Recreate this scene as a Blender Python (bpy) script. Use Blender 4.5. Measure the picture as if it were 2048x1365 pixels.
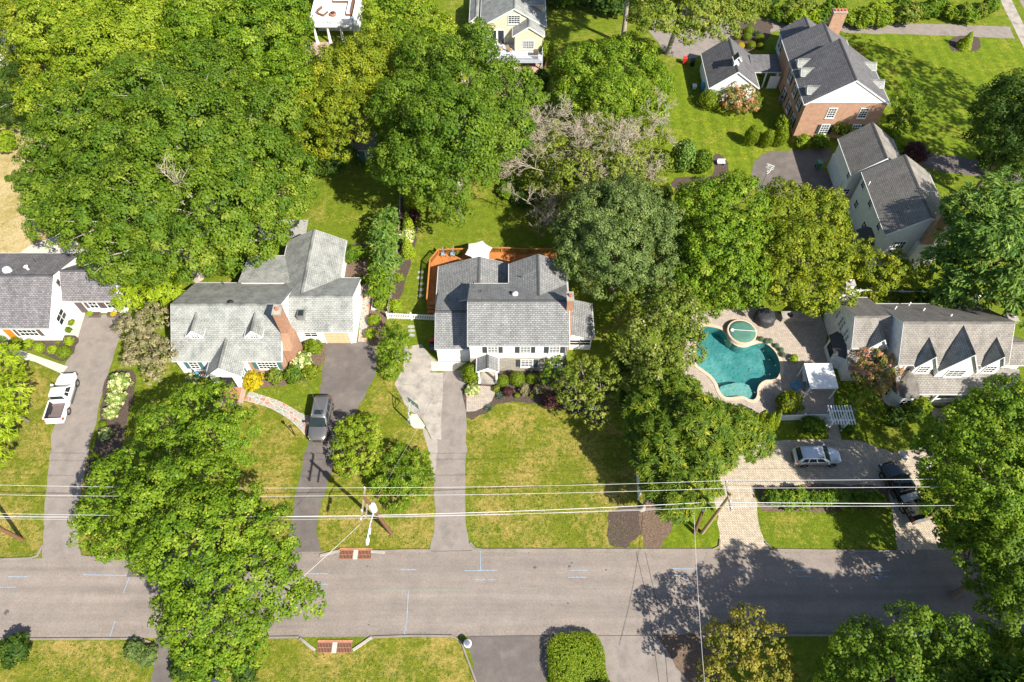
import bpy, bmesh, math, random
import numpy as np
from mathutils import Vector
for o in list(bpy.data.objects): bpy.data.objects.remove(o)
R = math.radians
S = bpy.context.scene
# ------------------------------------------------------------ camera, sky, sun, exposure
F, TH, HC, CX, CY = 1450., R(56.6), 66., 1024., 682.5        # photo pixels (2048 x 1365)
cam = bpy.data.cameras.new('camera'); co = bpy.data.objects.new('camera', cam)
S.collection.objects.link(co); S.camera = co
cam.sensor_width = 36; cam.lens = 36 * F / 2048; cam.clip_end = 3000
co.location = (0, 0, HC); co.rotation_euler = (R(90) - TH, 0, 0)
SUN_EL, SUN_AZ = R(44), R(135)                                # azimuth clockwise from +Y
W = bpy.data.worlds.new('World'); S.world = W; W.use_nodes = True
nt = W.node_tree; bg = nt.nodes['Background']
sk = nt.nodes.new('ShaderNodeTexSky'); sk.sky_type = 'NISHITA'; sk.sun_disc = False
sk.sun_elevation = SUN_EL; sk.sun_rotation = SUN_AZ; sk.altitude = 50
nt.links.new(sk.outputs[0], bg.inputs[0]); bg.inputs[1].default_value = 0.09
sl = bpy.data.lights.new('sun', 'SUN'); so = bpy.data.objects.new('sun', sl); S.collection.objects.link(so)
sl.energy = 5; sl.angle = R(0.53); sl.color = (1, .94, .83)
sd = Vector((math.sin(SUN_AZ) * math.cos(SUN_EL), math.cos(SUN_AZ) * math.cos(SUN_EL), math.sin(SUN_EL)))
so.rotation_euler = sd.to_track_quat('Z', 'Y').to_euler(); so.location = (60, -60, 80)
S.view_settings.view_transform = 'Standard'; S.view_settings.look = 'None'
S.view_settings.exposure = 0.98; S.view_settings.gamma = 1
S.render.resolution_x, S.render.resolution_y = 1024, 682

def G(x, y, z=0.):
    "photo pixel on the plane at height z -> world point"
    u = (x - CX) / F; v = (y - CY) / F
    dy = math.cos(TH) - v * math.sin(TH); dz = -math.sin(TH) - v * math.cos(TH)
    t = (z - HC) / dz
    return Vector((u * t, dy * t, z))
rng = np.random.default_rng(7); random.seed(7)
COL = S.collection.objects

# ------------------------------------------------------------ materials
M = {}
def nodes(name):
    m = bpy.data.materials.new(name); m.use_nodes = True; t = m.node_tree
    return m, t, t.nodes['Principled BSDF'], t.nodes.new, t.links.new
def noise(t, vec, scale, detail=4, rough=.55):
    n = t.nodes.new('ShaderNodeTexNoise'); n.inputs['Scale'].default_value = scale
    n.inputs['Detail'].default_value = detail; n.inputs['Roughness'].default_value = rough
    t.links.new(vec, n.inputs['Vector']); return n.outputs['Fac']
def ramp(t, fac, stops):
    r = t.nodes.new('ShaderNodeValToRGB'); e = r.color_ramp.elements
    while len(e) < len(stops): e.new(.5)
    for k, (p, c) in zip(e, stops): k.position = p; k.color = (*c, 1) if len(c) == 3 else c
    t.links.new(fac, r.inputs[0]); return r.outputs[0]
def mixc(t, fac, a, b, mode='MIX'):
    m = t.nodes.new('ShaderNodeMix'); m.data_type = 'RGBA'; m.blend_type = mode
    for s, v in ((m.inputs['Factor'], fac), (m.inputs['A'], a), (m.inputs['B'], b)):
        if isinstance(v, (int, float)): s.default_value = v
        elif isinstance(v, tuple): s.default_value = (*v, 1) if len(v) == 3 else v
        else: t.links.new(v, s)
    return m.outputs['Result']
def bump(t, b, h, strength, dist=.05):
    n = t.nodes.new('ShaderNodeBump'); n.inputs['Strength'].default_value = strength; n.inputs['Distance'].default_value = dist
    t.links.new(h, n.inputs['Height']); t.links.new(n.outputs[0], b.inputs['Normal'])
def pos(t, obj=False):
    if obj: return t.nodes.new('ShaderNodeTexCoord').outputs['Object']
    return t.nodes.new('ShaderNodeNewGeometry').outputs['Position']
def pm(key, c1, c2=None, scale=3, rough=.8, bmp=0, metal=0, obj=False, spec=.3, big=None, fine=None):
    "procedural two-tone material: mid noise between c1 and c2, optional large stains and fine speckle"
    m, t, b, new, link = nodes(key); c2 = c2 or tuple(x * .85 for x in c1)
    v = pos(t, obj); n = noise(t, v, scale)
    c = ramp(t, n, [(.3, c1), (.7, c2)])
    if big:
        n2 = noise(t, v, big[0], 5, .6); c = mixc(t, ramp(t, n2, [(big[2], (0, 0, 0)), (big[3], (1, 1, 1))]), c, big[1])
    if fine:
        n3 = noise(t, v, fine[0], 2); c = mixc(t, fine[1], c, ramp(t, n3, [(.3, (.35, .35, .35)), (.7, (1.6, 1.6, 1.6))]), 'MULTIPLY')
    link(c, b.inputs['Base Color']); b.inputs['Roughness'].default_value = rough
    b.inputs['Metallic'].default_value = metal; b.inputs['Specular IOR Level'].default_value = spec
    if bmp: bump(t, b, noise(t, v, scale * 6), bmp)
    M[key] = m; return m
def grass(key, green, dark, dry, dryness, stripe=None):
    m, t, b, new, link = nodes(key); v = pos(t)
    def add(x, y, k):
        q = new('ShaderNodeMath'); q.operation = 'MULTIPLY_ADD'; q.inputs[1].default_value = k; link(y, q.inputs[0]); link(x, q.inputs[2]); return q.outputs[0]
    a = noise(t, v, .28, 3); c = noise(t, v, 1.3, 6, .72); g = noise(t, v, 3.6, 5, .7); f = noise(t, v, 11, 3, .75)
    col = ramp(t, c, [(.32, dark), (.66, green)])
    z0 = new('ShaderNodeValue'); z0.outputs[0].default_value = 0
    d = add(add(add(z0.outputs[0], a, .42), c, .3), g, .28)   # .5 in the mean
    col = mixc(t, ramp(t, d, [(dryness, (0, 0, 0)), (dryness + .13, (.9, .9, .9))]), col, dry)
    if stripe:
        w = new('ShaderNodeTexWave'); w.wave_type = 'BANDS'; w.inputs['Scale'].default_value = stripe; w.inputs['Distortion'].default_value = .8
        link(v, w.inputs['Vector']); col = mixc(t, .3, col, ramp(t, w.outputs['Fac'], [(.3, (.75, .8, .7)), (.7, (1.3, 1.25, 1.1))]), 'MULTIPLY')
    col = mixc(t, .6, col, ramp(t, g, [(.3, (.6, .68, .5)), (.7, (1.35, 1.3, 1.2))]), 'MULTIPLY')
    col = mixc(t, .85, col, ramp(t, f, [(.28, (.4, .46, .36)), (.72, (1.6, 1.52, 1.4))]), 'MULTIPLY')
    link(col, b.inputs['Base Color']); b.inputs['Roughness'].default_value = .9; b.inputs['Specular IOR Level'].default_value = .1
    bump(t, b, f, .8, .15); M[key] = m
def roadmat():
    m, t, b, new, link = nodes('road'); v = pos(t); mp = new('ShaderNodeMapping'); mp.inputs['Scale'].default_value = (.03, .75, 1); link(v, mp.inputs['Vector'])
    st = noise(t, mp.outputs[0], 1., 4, .6); n = noise(t, v, .6, 6, .65); f = noise(t, v, 26, 2); q = noise(t, v, 5, 4, .7)
    c = ramp(t, n, [(.3, (.245, .208, .182)), (.7, (.195, .166, .146))])
    c = mixc(t, .55, c, ramp(t, st, [(.35, (.72, .72, .73)), (.65, (1.22, 1.21, 1.2))]), 'MULTIPLY')
    c = mixc(t, .3, c, ramp(t, q, [(.35, (.7, .7, .7)), (.65, (1.3, 1.3, 1.3))]), 'MULTIPLY')
    c = mixc(t, .45, c, ramp(t, f, [(.3, (.45, .45, .45)), (.7, (1.55, 1.55, 1.55))]), 'MULTIPLY')
    link(c, b.inputs['Base Color']); b.inputs['Roughness'].default_value = .93; b.inputs['Specular IOR Level'].default_value = .2; bump(t, b, f, .3, .02); M['road'] = m
def shingle(key, c1, c2, mortar, stain=None, row=.2, w=.34):
    m, t, b, new, link = nodes(key)
    uv = new('ShaderNodeTexCoord').outputs['UV']
    br = new('ShaderNodeTexBrick'); link(uv, br.inputs['Vector']); br.offset = .5
    for k, x in (('Color1', c1), ('Color2', c2), ('Mortar', mortar)): br.inputs[k].default_value = (*x, 1)
    br.inputs['Scale'].default_value = 1; br.inputs['Mortar Size'].default_value = .022; br.inputs['Bias'].default_value = 0
    br.inputs['Brick Width'].default_value = w; br.inputs['Row Height'].default_value = row
    mp = new('ShaderNodeMapping'); mp.inputs['Scale'].default_value = (1.3, .16, 1); link(uv, mp.inputs['Vector']); sk_ = noise(t, mp.outputs[0], 1., 4, .65)
    v = pos(t); n = noise(t, v, .8, 5, .6); f = noise(t, v, 7, 3, .7)
    c = mixc(t, .5, br.outputs['Color'], ramp(t, f, [(.3, (.55, .55, .55)), (.7, (1.4, 1.4, 1.4))]), 'MULTIPLY')
    c = mixc(t, .35, c, ramp(t, n, [(.3, (.7, .7, .7)), (.7, (1.3, 1.3, 1.3))]), 'MULTIPLY')
    c = mixc(t, .5, c, ramp(t, sk_, [(.35, (.7, .7, .69)), (.65, (1.2, 1.2, 1.2))]), 'MULTIPLY')
    if stain: c = mixc(t, ramp(t, n, [(.4, (0, 0, 0)), (.8, (.6, .6, .6))]), c, stain)
    link(c, b.inputs['Base Color']); b.inputs['Roughness'].default_value = .92; b.inputs['Specular IOR Level'].default_value = .2
    bump(t, b, br.outputs['Fac'], .35, -.02); M[key] = m
def bricks(key, c1, c2, mortar, w, h, obj=False, flat=False, size=.012):
    m, t, b, new, link = nodes(key); v = pos(t)
    if not flat:                                   # upright wall: run along x+y, rows along z
        sx = new('ShaderNodeSeparateXYZ'); link(v, sx.inputs[0]); ad = new('ShaderNodeMath'); ad.operation = 'ADD'
        link(sx.outputs[0], ad.inputs[0]); link(sx.outputs[1], ad.inputs[1]); cb = new('ShaderNodeCombineXYZ')
        link(ad.outputs[0], cb.inputs[0]); link(sx.outputs[2], cb.inputs[1]); vv = cb.outputs[0]
    else:
        mp = new('ShaderNodeMapping'); mp.inputs['Rotation'].default_value = (0, 0, R(45)); link(v, mp.inputs['Vector']); vv = mp.outputs[0]
    br = new('ShaderNodeTexBrick'); link(vv, br.inputs['Vector']); br.offset = .5; br.inputs['Scale'].default_value = 1
    for k, x in (('Color1', c1), ('Color2', c2), ('Mortar', mortar)): br.inputs[k].default_value = (*x, 1)
    br.inputs['Mortar Size'].default_value = size; br.inputs['Brick Width'].default_value = w; br.inputs['Row Height'].default_value = h
    f = noise(t, v, 2.2, 5, .7)
    c = mixc(t, .5, br.outputs['Color'], ramp(t, f, [(.3, (.6, .6, .6)), (.7, (1.35, 1.35, 1.35))]), 'MULTIPLY')
    link(c, b.inputs['Base Color']); b.inputs['Roughness'].default_value = .9; bump(t, b, br.outputs['Fac'], .4, -.02); M[key] = m
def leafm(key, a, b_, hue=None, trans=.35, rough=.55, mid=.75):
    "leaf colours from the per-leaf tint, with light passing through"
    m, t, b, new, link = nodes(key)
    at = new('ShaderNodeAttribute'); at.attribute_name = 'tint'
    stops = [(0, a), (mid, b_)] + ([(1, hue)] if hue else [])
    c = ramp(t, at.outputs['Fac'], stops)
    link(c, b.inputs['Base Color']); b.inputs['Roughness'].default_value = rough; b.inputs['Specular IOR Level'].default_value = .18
    tr = new('ShaderNodeBsdfTranslucent'); c2 = mixc(t, 1., c, (1.5, 1.35, .5), 'MULTIPLY'); link(c2, tr.inputs[0])
    mx = new('ShaderNodeMixShader'); mx.inputs[0].default_value = trans
    link(b.outputs[0], mx.inputs[1]); link(tr.outputs[0], mx.inputs[2]); link(mx.outputs[0], t.nodes['Material Output'].inputs[0])
    M[key] = m
grass('grass', (.168, .208, .019), (.088, .135, .012), (.33, .26, .08), .525)
grass('grass_dry', (.185, .198, .02), (.095, .128, .013), (.36, .262, .095), .47)
grass('grass_lush', (.165, .215, .016), (.09, .145, .011), (.29, .26, .045), .52, .16)
grass('dirt', (.40, .30, .15), (.27, .24, .09), (.48, .38, .24), .42)
asp = dict(rough=.93, fine=(28, .45), spec=.2)
roadmat()
pm('asphalt_old', (.25, .215, .19), (.205, .178, .158), 1.2, big=(.6, (.17, .148, .132), .5, .8), **asp)
pm('asphalt_dark', (.14, .12, .11), (.108, .094, .086), 1., big=(.4, (.185, .16, .142), .5, .75), **asp)
pm('concrete', (.38, .34, .29), (.30, .27, .235), 1.1, .9, big=(.8, (.2, .18, .165), .47, .68), fine=(20, .4))
pm('concrete_white', (.54, .49, .41), (.45, .41, .35), 1.2, .9, fine=(18, .3))
pm('mulch', (.06, .045, .036), (.10, .072, .055), 6, .95, .5, fine=(14, .9))
pm('mulch_light', (.17, .115, .08), (.11, .075, .055), 5, .95, .5, fine=(14, .9))
bricks('paver', (0.525, 0.429, 0.311), (0.388, 0.325, 0.243), (0.213, 0.182, 0.149), .34, .17, flat=True, size=.022)
bricks('paver_walk', (0.460, 0.375, 0.299), (0.356, 0.300, 0.260), (0.230, 0.200, 0.169), .3, .15, flat=True, size=.022)
bricks('brick', (.40, .175, .085), (.30, .13, .07), (.38, .27, .2), .24, .08)
bricks('brick_tan', (.46, .24, .14), (.36, .19, .11), (.42, .31, .24), .24, .08)
bricks('stone_wall', (.40, .36, .29), (.29, .26, .22), (.22, .2, .17), .55, .2, size=.02)
bricks('siding_white', (.80, .79, .77), (.78, .77, .75), (.55, .55, .55), 6., .2, size=.008)
bricks('siding_cream', (.66, .60, .42), (.63, .57, .4), (.42, .38, .27), 6., .2, size=.008)
pm('white', (.80, .80, .78), (.76, .76, .74), 2, .55)
pm('stucco', (.74, .73, .70), (.66, .65, .62), 1.5, .9, fine=(20, .15))
shingle('roof_grey', (0.258, 0.258, 0.252), (0.190, 0.193, 0.193), (0.082, 0.082, 0.084))
shingle('roof_pale', (0.302, 0.309, 0.292), (0.224, 0.235, 0.224), (0.112, 0.119, 0.112), (0.371, 0.371, 0.347))
shingle('roof_dark', (0.233, 0.216, 0.224), (0.147, 0.138, 0.147), (0.069, 0.069, 0.072))
shingle('roof_slate', (0.158, 0.150, 0.158), (0.120, 0.117, 0.123), (0.075, 0.075, 0.078), None, .22, .36)
shingle('roof_tan', (0.273, 0.253, 0.228), (0.218, 0.202, 0.187), (0.112, 0.101, 0.092), (0.293, 0.273, 0.243))
shingle('roof_brown', (0.235, 0.218, 0.196), (0.174, 0.162, 0.146), (0.090, 0.084, 0.078), (0.168, 0.146, 0.123))
pm('glass', (.015, .022, .026), (.03, .042, .047), .8, .12, spec=.4)
pm('shutter_dark', (.05, .06, .068), (.04, .05, .055), 3, .6)
pm('shutter_brown', (.12, .09, .09), None, 3, .6)
pm('shutter_teal', (.06, .16, .17), None, 3, .6)
pm('door_orange', (.65, .22, .02), None, 3, .5)
pm('door_tan', (.62, .45, .27), (.55, .4, .24), 1.5, .6)
pm('wood_deck', (.50, .19, .05), (.42, .16, .042), 2.5, .75, big=(1.2, (.25, .1, .045), .48, .75), fine=(14, .4))
pm('wood_brown', (.19, .095, .055), (.13, .07, .04), 3, .85, obj=True)
pm('wood_tan', (.42, .31, .16), (.32, .23, .12), 3, .85, obj=True)
pm('wood_grey', (.33, .28, .22), (.24, .2, .16), 3, .9)
pm('gutter', (.5, .5, .49), None, 2, .6)
pm('metal', (.5, .5, .5), (.42, .42, .42), 3, .35, metal=.8)
pm('metal_white', (.75, .76, .76), None, 3, .4)
pm('rust', (.34, .15, .085), (.24, .11, .065), 7, .8)
pm('dark', (.02, .02, .022), (.035, .035, .036), 4, .6)
pm('rubber', (.018, .018, .018), None, 6, .9)
pm('black_cover', (.022, .022, .026), (.05, .05, .055), 5, .45, .4)
pm('wire', (.62, .61, .6), None, 1, .5)
pm('bark', (.2, .16, .12), (.11, .088, .066), 5, .95, .6, obj=True)
pm('bark_pale', (.42, .37, .31), (.27, .23, .19), 4, .95, .4, obj=True)
pm('dead_wood', (.46, .39, .30), (.31, .265, .2), 4, .95, .3, obj=True)
pm('fabric_white', (.8, .79, .76), None, 3, .9)
pm('fabric_blue', (.25, .32, .38), None, 3, .9)
pm('blue_bright', (.05, .25, .5), (.1, .4, .6), 4, .5)
pm('red', (.5, .04, .03), None, 4, .5)
pm('green_bin', (.04, .2, .11), None, 4, .5)
pm('paint_blue', (.28, .42, .58), (.2, .27, .34), 3, .9)
pm('paint_green', (.2, .3, .22), (.19, .2, .18), 3, .9)
pm('crack', (.04, .036, .033), None, 2, .95)
pm('planter', (.14, .11, .11), None, 4, .8)
pm('orange_pot', (.5, .16, .06), None, 4, .8)
pm('stone_flag', (.34, .3, .27), (.27, .24, .21), 3, .9)
for k, c in (('flag_grey', (.34, .34, .31)), ('flag_red', (.42, .19, .13)), ('flag_rose', (.45, .32, .26)), ('flag_green', (.27, .31, .27))):
    pm(k, c, tuple(x * .75 for x in c), 3, .85)
pm('mortar', (.62, .56, .48), None, 4, .9)
for k, c, mt, rg in (('car_white', (.8, .8, .79), 0, .25), ('car_grey', (.27, .25, .235), .7, .3), ('car_silver', (.55, .56, .57), .6, .28), ('car_black', (.012, .014, .015), .2, .12)):
    m = pm(k, c, tuple(x * .97 for x in c), 2, rg, metal=mt, obj=True, spec=.6); m.node_tree.nodes['Principled BSDF'].inputs['Coat Weight'].default_value = .6
pm('tail_red', (.5, .02, .015), None, 3, .3); pm('lamp_clear', (.8, .82, .82), None, 3, .15, spec=.8)
pm('pool_plaster', (.13, .31, .31), (.085, .23, .24), .45, .8, big=(.3, (.27, .44, .43), .48, .7))
pm('pool_shelf', (.36, .46, .42), (.28, .40, .38), 1.2, .8)
pm('cover_green', (.07, .18, .14), (.055, .15, .12), 2, .7)
pm('coping', (.56, .44, .32), (.45, .35, .26), 4, .9)
# leaves
leafm('lf_oak', (.034, .092, .008), (.145, .22, .014), (.26, .285, .04), .25)
leafm('lf_maple', (.040, .11, .007), (.18, .27, .013), (.33, .37, .055), .25)
leafm('lf_bright', (.09, .175, .008), (.25, .32, .018), (.40, .42, .06), .28)
leafm('lf_gold', (.075, .13, .008), (.225, .265, .014), (.42, .39, .03), .28)
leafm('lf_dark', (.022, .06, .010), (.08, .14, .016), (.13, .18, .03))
leafm('lf_mid', (.042, .105, .008), (.145, .23, .016), (.23, .29, .04))
leafm('lf_olive', (.075, .125, .014), (.22, .27, .03), (.36, .3, .09), .28)
leafm('lf_grey', (.16, .15, .08), (.34, .31, .16), (.40, .30, .2))
leafm('lf_conifer', (.05, .125, .02), (.17, .27, .04), (.25, .33, .08), .2)
leafm('lf_blue', (.06, .12, .075), (.14, .22, .13), (.22, .28, .2), .2)
leafm('lf_lime', (.16, .26, .01), (.33, .42, .02), (.45, .5, .08))
leafm('lf_yellow', (.36, .3, .01), (.62, .5, .02), (.7, .55, .05))
leafm('lf_burgundy', (.03, .012, .014), (.1, .035, .035), (.2, .09, .075), .2)
leafm('lf_pink', (.06, .12, .015), (.19, .22, .04), (.75, .27, .24), mid=.42)
leafm('lf_flower', (.09, .19, .012), (.5, .55, .2), (.75, .72, .5))
leafm('lf_clip', (.08, .15, .008), (.22, .29, .014), (.3, .36, .03))
leafm('lf_sumac', (.03, .085, .008), (.16, .225, .015), (.42, .38, .03), .25)
leafm('lf_tan', (.10, .12, .015), (.28, .25, .035), (.46, .34, .09), .28)
leafm('lf_sage', (.05, .095, .022), (.16, .22, .055), (.28, .32, .12), .25)
leafm('lf_privet', (.06, .11, .012), (.19, .24, .03), (.46, .42, .2), .25)
def watermat():
    m, t, b, new, link = nodes('water'); t.nodes.remove(b)
    tp = new('ShaderNodeBsdfTransparent'); tp.inputs[0].default_value = (.62, .86, .86, 1)
    gl = new('ShaderNodeBsdfGlossy'); gl.inputs['Roughness'].default_value = .06
    fr = new('ShaderNodeFresnel'); fr.inputs[0].default_value = 1.33
    bp = new('ShaderNodeBump'); bp.inputs['Strength'].default_value = .45; bp.inputs['Distance'].default_value = .05
    link(noise(t, pos(t), 2.5, 3), bp.inputs['Height']); link(bp.outputs[0], gl.inputs['Normal']); link(bp.outputs[0], fr.inputs['Normal'])
    mx = new('ShaderNodeMixShader'); link(fr.outputs[0], mx.inputs[0]); link(tp.outputs[0], mx.inputs[1]); link(gl.outputs[0], mx.inputs[2])
    link(mx.outputs[0], t.nodes['Material Output'].inputs[0]); M['water'] = m
watermat()

# ------------------------------------------------------------ objects and meshes
def tag(o, label=None, cat=None, group=None, kind=None):
    if label: o['label'] = label
    if cat: o['category'] = cat
    if group: o['group'] = group
    if kind: o['kind'] = kind
    return o
def thing(name, label, cat, loc=(0, 0, 0), rz=0, group=None):
    o = bpy.data.objects.new(name, None); COL.link(o); o.location = loc; o.rotation_euler = (0, 0, rz); o.empty_display_size = .3
    return tag(o, label, cat, group)
def link_mesh(name, me, mat, parent=None, **kw):
    if mat is not None and not me.materials: me.materials.append(M[mat])
    o = bpy.data.objects.new(name, me); COL.link(o); o.parent = parent
    return tag(o, **kw)
class MB:
    def __init__(s): s.v = []; s.f = []; s.sm = []; s.uv = {}
    def add(s, v, f, smooth=False):
        n = len(s.v); s.v += [tuple(p) for p in v]
        for q in f: s.f.append(tuple(i + n for i in q)); s.sm.append(smooth)
        return s
    def box(s, x0, x1, y0, y1, z0, z1):
        return s.add([(x, y, z) for z in (z0, z1) for y in (y0, y1) for x in (x0, x1)],
                     [(0, 2, 3, 1), (4, 5, 7, 6), (0, 1, 5, 4), (2, 6, 7, 3), (0, 4, 6, 2), (1, 3, 7, 5)])
    def bar(s, a, b, w, h, up=(0, 0, 1)):
        a, b = Vector(a), Vector(b); d = (b - a).normalized(); u = Vector(up)
        if abs(d.dot(u)) > .98: u = Vector((0, 1, 0))
        r = d.cross(u).normalized(); u = r.cross(d)
        c = [r * (w / 2 * i) + u * (h / 2 * j) for i, j in ((-1, -1), (1, -1), (1, 1), (-1, 1))]
        return s.add([a + k for k in c] + [b + k for k in c], [(3, 2, 1, 0), (4, 5, 6, 7)] + [(i, (i + 1) % 4, (i + 1) % 4 + 4, i + 4) for i in range(4)])
    def tube(s, pts, rad, n=8, cap=True, smooth=True):
        pts = [Vector(p) for p in pts]; rad = rad if isinstance(rad, (list, tuple)) else [rad] * len(pts); V = []
        for i, p in enumerate(pts):
            d = (pts[min(i + 1, len(pts) - 1)] - pts[max(i - 1, 0)]).normalized()
            u = Vector((0, 0, 1)) if abs(d.z) < .9 else Vector((1, 0, 0))
            a = d.cross(u).normalized(); b = d.cross(a)
            V += [p + (a * math.cos(2 * math.pi * k / n) + b * math.sin(2 * math.pi * k / n)) * rad[i] for k in range(n)]
        f = [(i * n + k, (i + 1) * n + k, (i + 1) * n + (k + 1) % n, i * n + (k + 1) % n) for i in range(len(pts) - 1) for k in range(n)]
        s.add(V, f, smooth)
        if cap: s.add(V[:n], [tuple(range(n))]); s.add(V[-n:], [tuple(range(n))[::-1]])
        return s
    def lathe(s, prof, c=(0, 0, 0), n=16, axis='z', smooth=True):
        V = []
        for r, z in prof:
            for k in range(n):
                a = 2 * math.pi * k / n; p = (r * math.cos(a), r * math.sin(a), z)
                if axis == 'y': p = (p[0], p[2], p[1])
                V.append((c[0] + p[0], c[1] + p[1], c[2] + p[2]))
        return s.add(V, [(i * n + k, i * n + (k + 1) % n, (i + 1) * n + (k + 1) % n, (i + 1) * n + k) for i in range(len(prof) - 1) for k in range(n)], smooth)
    def prism(s, poly, z0, z1):
        n = len(poly)
        return s.add([(p[0], p[1], z0) for p in poly] + [(p[0], p[1], z1) for p in poly],
                     [tuple(range(n))[::-1], tuple(range(n, 2 * n))] + [(i, (i + 1) % n, (i + 1) % n + n, i + n) for i in range(n)])
    def mesh(s, name):
        me = bpy.data.meshes.new(name); me.from_pydata(s.v, [], s.f); me.polygons.foreach_set('use_smooth', s.sm); return me
    def build(s, name, mat, parent=None, fix=False, **kw):
        me = s.mesh(name)
        if fix:
            bm = bmesh.new(); bm.from_mesh(me); bmesh.ops.recalc_face_normals(bm, faces=bm.faces); bm.to_mesh(me); bm.free()
        return link_mesh(name, me, mat, parent, **kw)
def spline(pts, k=5, closed=True):
    "Catmull-Rom through the points"
    n = len(pts); out = []
    P = [Vector(p) for p in pts]
    for i in range(n if closed else n - 1):
        g = (lambda j: P[j % n]) if closed else (lambda j: P[max(0, min(n - 1, j))])
        a, b, c, d = g(i - 1), g(i), g(i + 1), g(i + 2)
        for q in range(k):
            t = q / k
            out.append(.5 * ((2 * b) + (c - a) * t + (2 * a - 5 * b + 4 * c - d) * t * t + (3 * b - a - 3 * c + d) * t ** 3))
    if not closed: out.append(P[-1])
    return out
def fill(loops, z):
    "flat sheet from outer loop and holes"
    bm = bmesh.new()
    for lp in loops:
        vs = [bm.verts.new((p[0], p[1], z)) for p in lp]
        for i in range(len(vs)): bm.edges.new((vs[i], vs[(i + 1) % len(vs)]))
    bmesh.ops.triangle_fill(bm, use_beauty=True, edges=bm.edges[:])
    for f in bm.faces:
        if f.normal.z < 0: f.normal_flip()
    return bm
def jag(P, amp=.07, step=.7):
    rg_ = random.Random(len(P)); out = []
    for a, b in zip(P, P[1:] + P[:1]):
        d = b - a; k = max(1, min(60, int(d.length / step))); n = Vector((-d.y, d.x, 0)).normalized()
        out += [a + d * (i / k) + n * rg_.gauss(0, amp) for i in range(k)]
    return out
def sheet(name, px, z, mat, label, cat, smooth=0, holes=(), world=False, parent=None):
    P = [Vector((p[0], p[1], 0)) if world else G(*p) for p in px]
    if smooth: P = spline(P, smooth)
    if name in ('lawn', 'driveway', 'mulch_bed', 'yard', 'gravel') and not world: P = jag(P, .06 if name == 'driveway' else .08)
    bm = fill([P] + list(holes), z); me = bpy.data.meshes.new(name); bm.to_mesh(me); bm.free()
    return link_mesh(name, me, mat, parent, label=label, cat=cat, kind='structure')
# ------------------------------------------------------------ ground, road, drives, beds
def Z7(x, y): return (1380 + x / 5.6875, 600 + y / 5.6875)
POOLPX = [Z7(*p) for p in ((150, 305), (260, 312), (370, 350), (430, 440), (520, 520), (620, 540), (720, 510), (800, 490), (880, 510), (960, 580),
    (1010, 670), (1028, 760), (1025, 830), (990, 895), (930, 915), (860, 920), (800, 960), (770, 1020), (765, 1090), (730, 1140), (670, 1136), (620, 1110),
    (560, 1105), (430, 1115), (370, 1090), (330, 1030), (300, 950), (240, 870), (150, 800), (75, 740), (65, 640), (75, 500), (100, 370))]
POOL = spline([G(*p) for p in POOLPX], 4)
pc = sum(POOL, Vector()) / len(POOL)
def grow(loop, d):
    "offset a closed loop outwards"
    out = []; n = len(loop)
    ar = sum(loop[i].x * loop[(i + 1) % n].y - loop[(i + 1) % n].x * loop[i].y for i in range(n))
    for i in range(n):
        t = (loop[(i + 1) % n] - loop[i - 1]).normalized(); nn = Vector((t.y, -t.x, 0)) * (1 if ar > 0 else -1)
        out.append(loop[i] + nn * d)
    return out
gr = sheet('ground', [(-900, -300), (900, -300), (900, 1200), (-900, 1200)], 0, 'grass', 'green grass ground under all the gardens', 'ground', holes=[POOL], world=True)
road = sheet('road', [(-900, 1145), (0, 1120), (420, 1106), (950, 1101), (2048, 1100), (3000, 1100), (3000, 1268), (1500, 1270), (1000, 1272), (540, 1275), (0, 1278), (-900, 1292)],
             .012, 'road', 'grey asphalt street crossing in front of the houses', 'road')
D = lambda nm, px, z, m, lb, c='driveway', s=0: sheet(nm, px, z, m, lb, c, s)
# lawns
D('lawn', [(0, 700), (60, 725), (130, 745), (105, 850), (90, 1000), (86, 1112), (-300, 1125), (-300, 700)], .004, 'grass_dry', 'dry front lawn beside the white pickup', 'lawn')
D('lawn', [(500, 800), (560, 822), (612, 875), (604, 920), (585, 1000), (573, 1080), (572, 1100), (160, 1112), (160, 965), (300, 800)], .004, 'grass_dry', 'front lawn below the flagstone walk', 'lawn')
D('lawn', [(760, 750), (790, 765), (812, 812), (850, 860), (868, 960), (868, 1060), (855, 1101), (640, 1103), (634, 1060), (648, 1000), (690, 855), (735, 785)], .0045, 'grass_dry', 'lawn strip between two driveways with the utility pole', 'lawn')
D('lawn', [(932, 834), (1000, 806), (1110, 810), (1215, 840), (1280, 900), (1285, 1020), (1300, 1097), (955, 1097), (935, 1060)], .0045, 'grass_dry', 'large dry front lawn of the house with the stone ground floor', 'lawn')
D('lawn', [(-300, 1285), (300, 1281), (300, 1420), (-300, 1420)], .004, 'grass_dry', 'lawn behind the kerb with the grey green shrub', 'lawn')
D('lawn', [(540, 1277), (600, 1277), (632, 1304), (705, 1304), (745, 1276), (915, 1274), (950, 1365), (960, 1440), (440, 1440), (440, 1300)], .004, 'grass_dry', 'lawn below the kerbside storm drain', 'lawn')
D('lawn', [(1350, 130), (1400, 115), (1395, 165), (1410, 220), (1540, 225), (1600, 245), (1545, 290), (1500, 330), (1505, 370), (1470, 420), (1350, 440), (1320, 300), (1325, 200)], .004, 'grass_lush', 'bright striped back lawn around the clipped cones', 'lawn')
D('lawn', [(1690, 62), (1800, 68), (2030, 80), (2120, 210), (2120, 340), (1960, 335), (1840, 310), (1750, 260), (1770, 200), (1740, 120)], .004, 'grass_lush', 'mown striped front lawn of the brick house', 'lawn')
D('yard', [(-200, 265), (70, 262), (92, 275), (85, 320), (60, 350), (55, 420), (110, 480), (140, 520), (-200, 520)], .004, 'dirt', 'dry bare yard behind the white ranch house', 'yard', 3)
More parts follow.
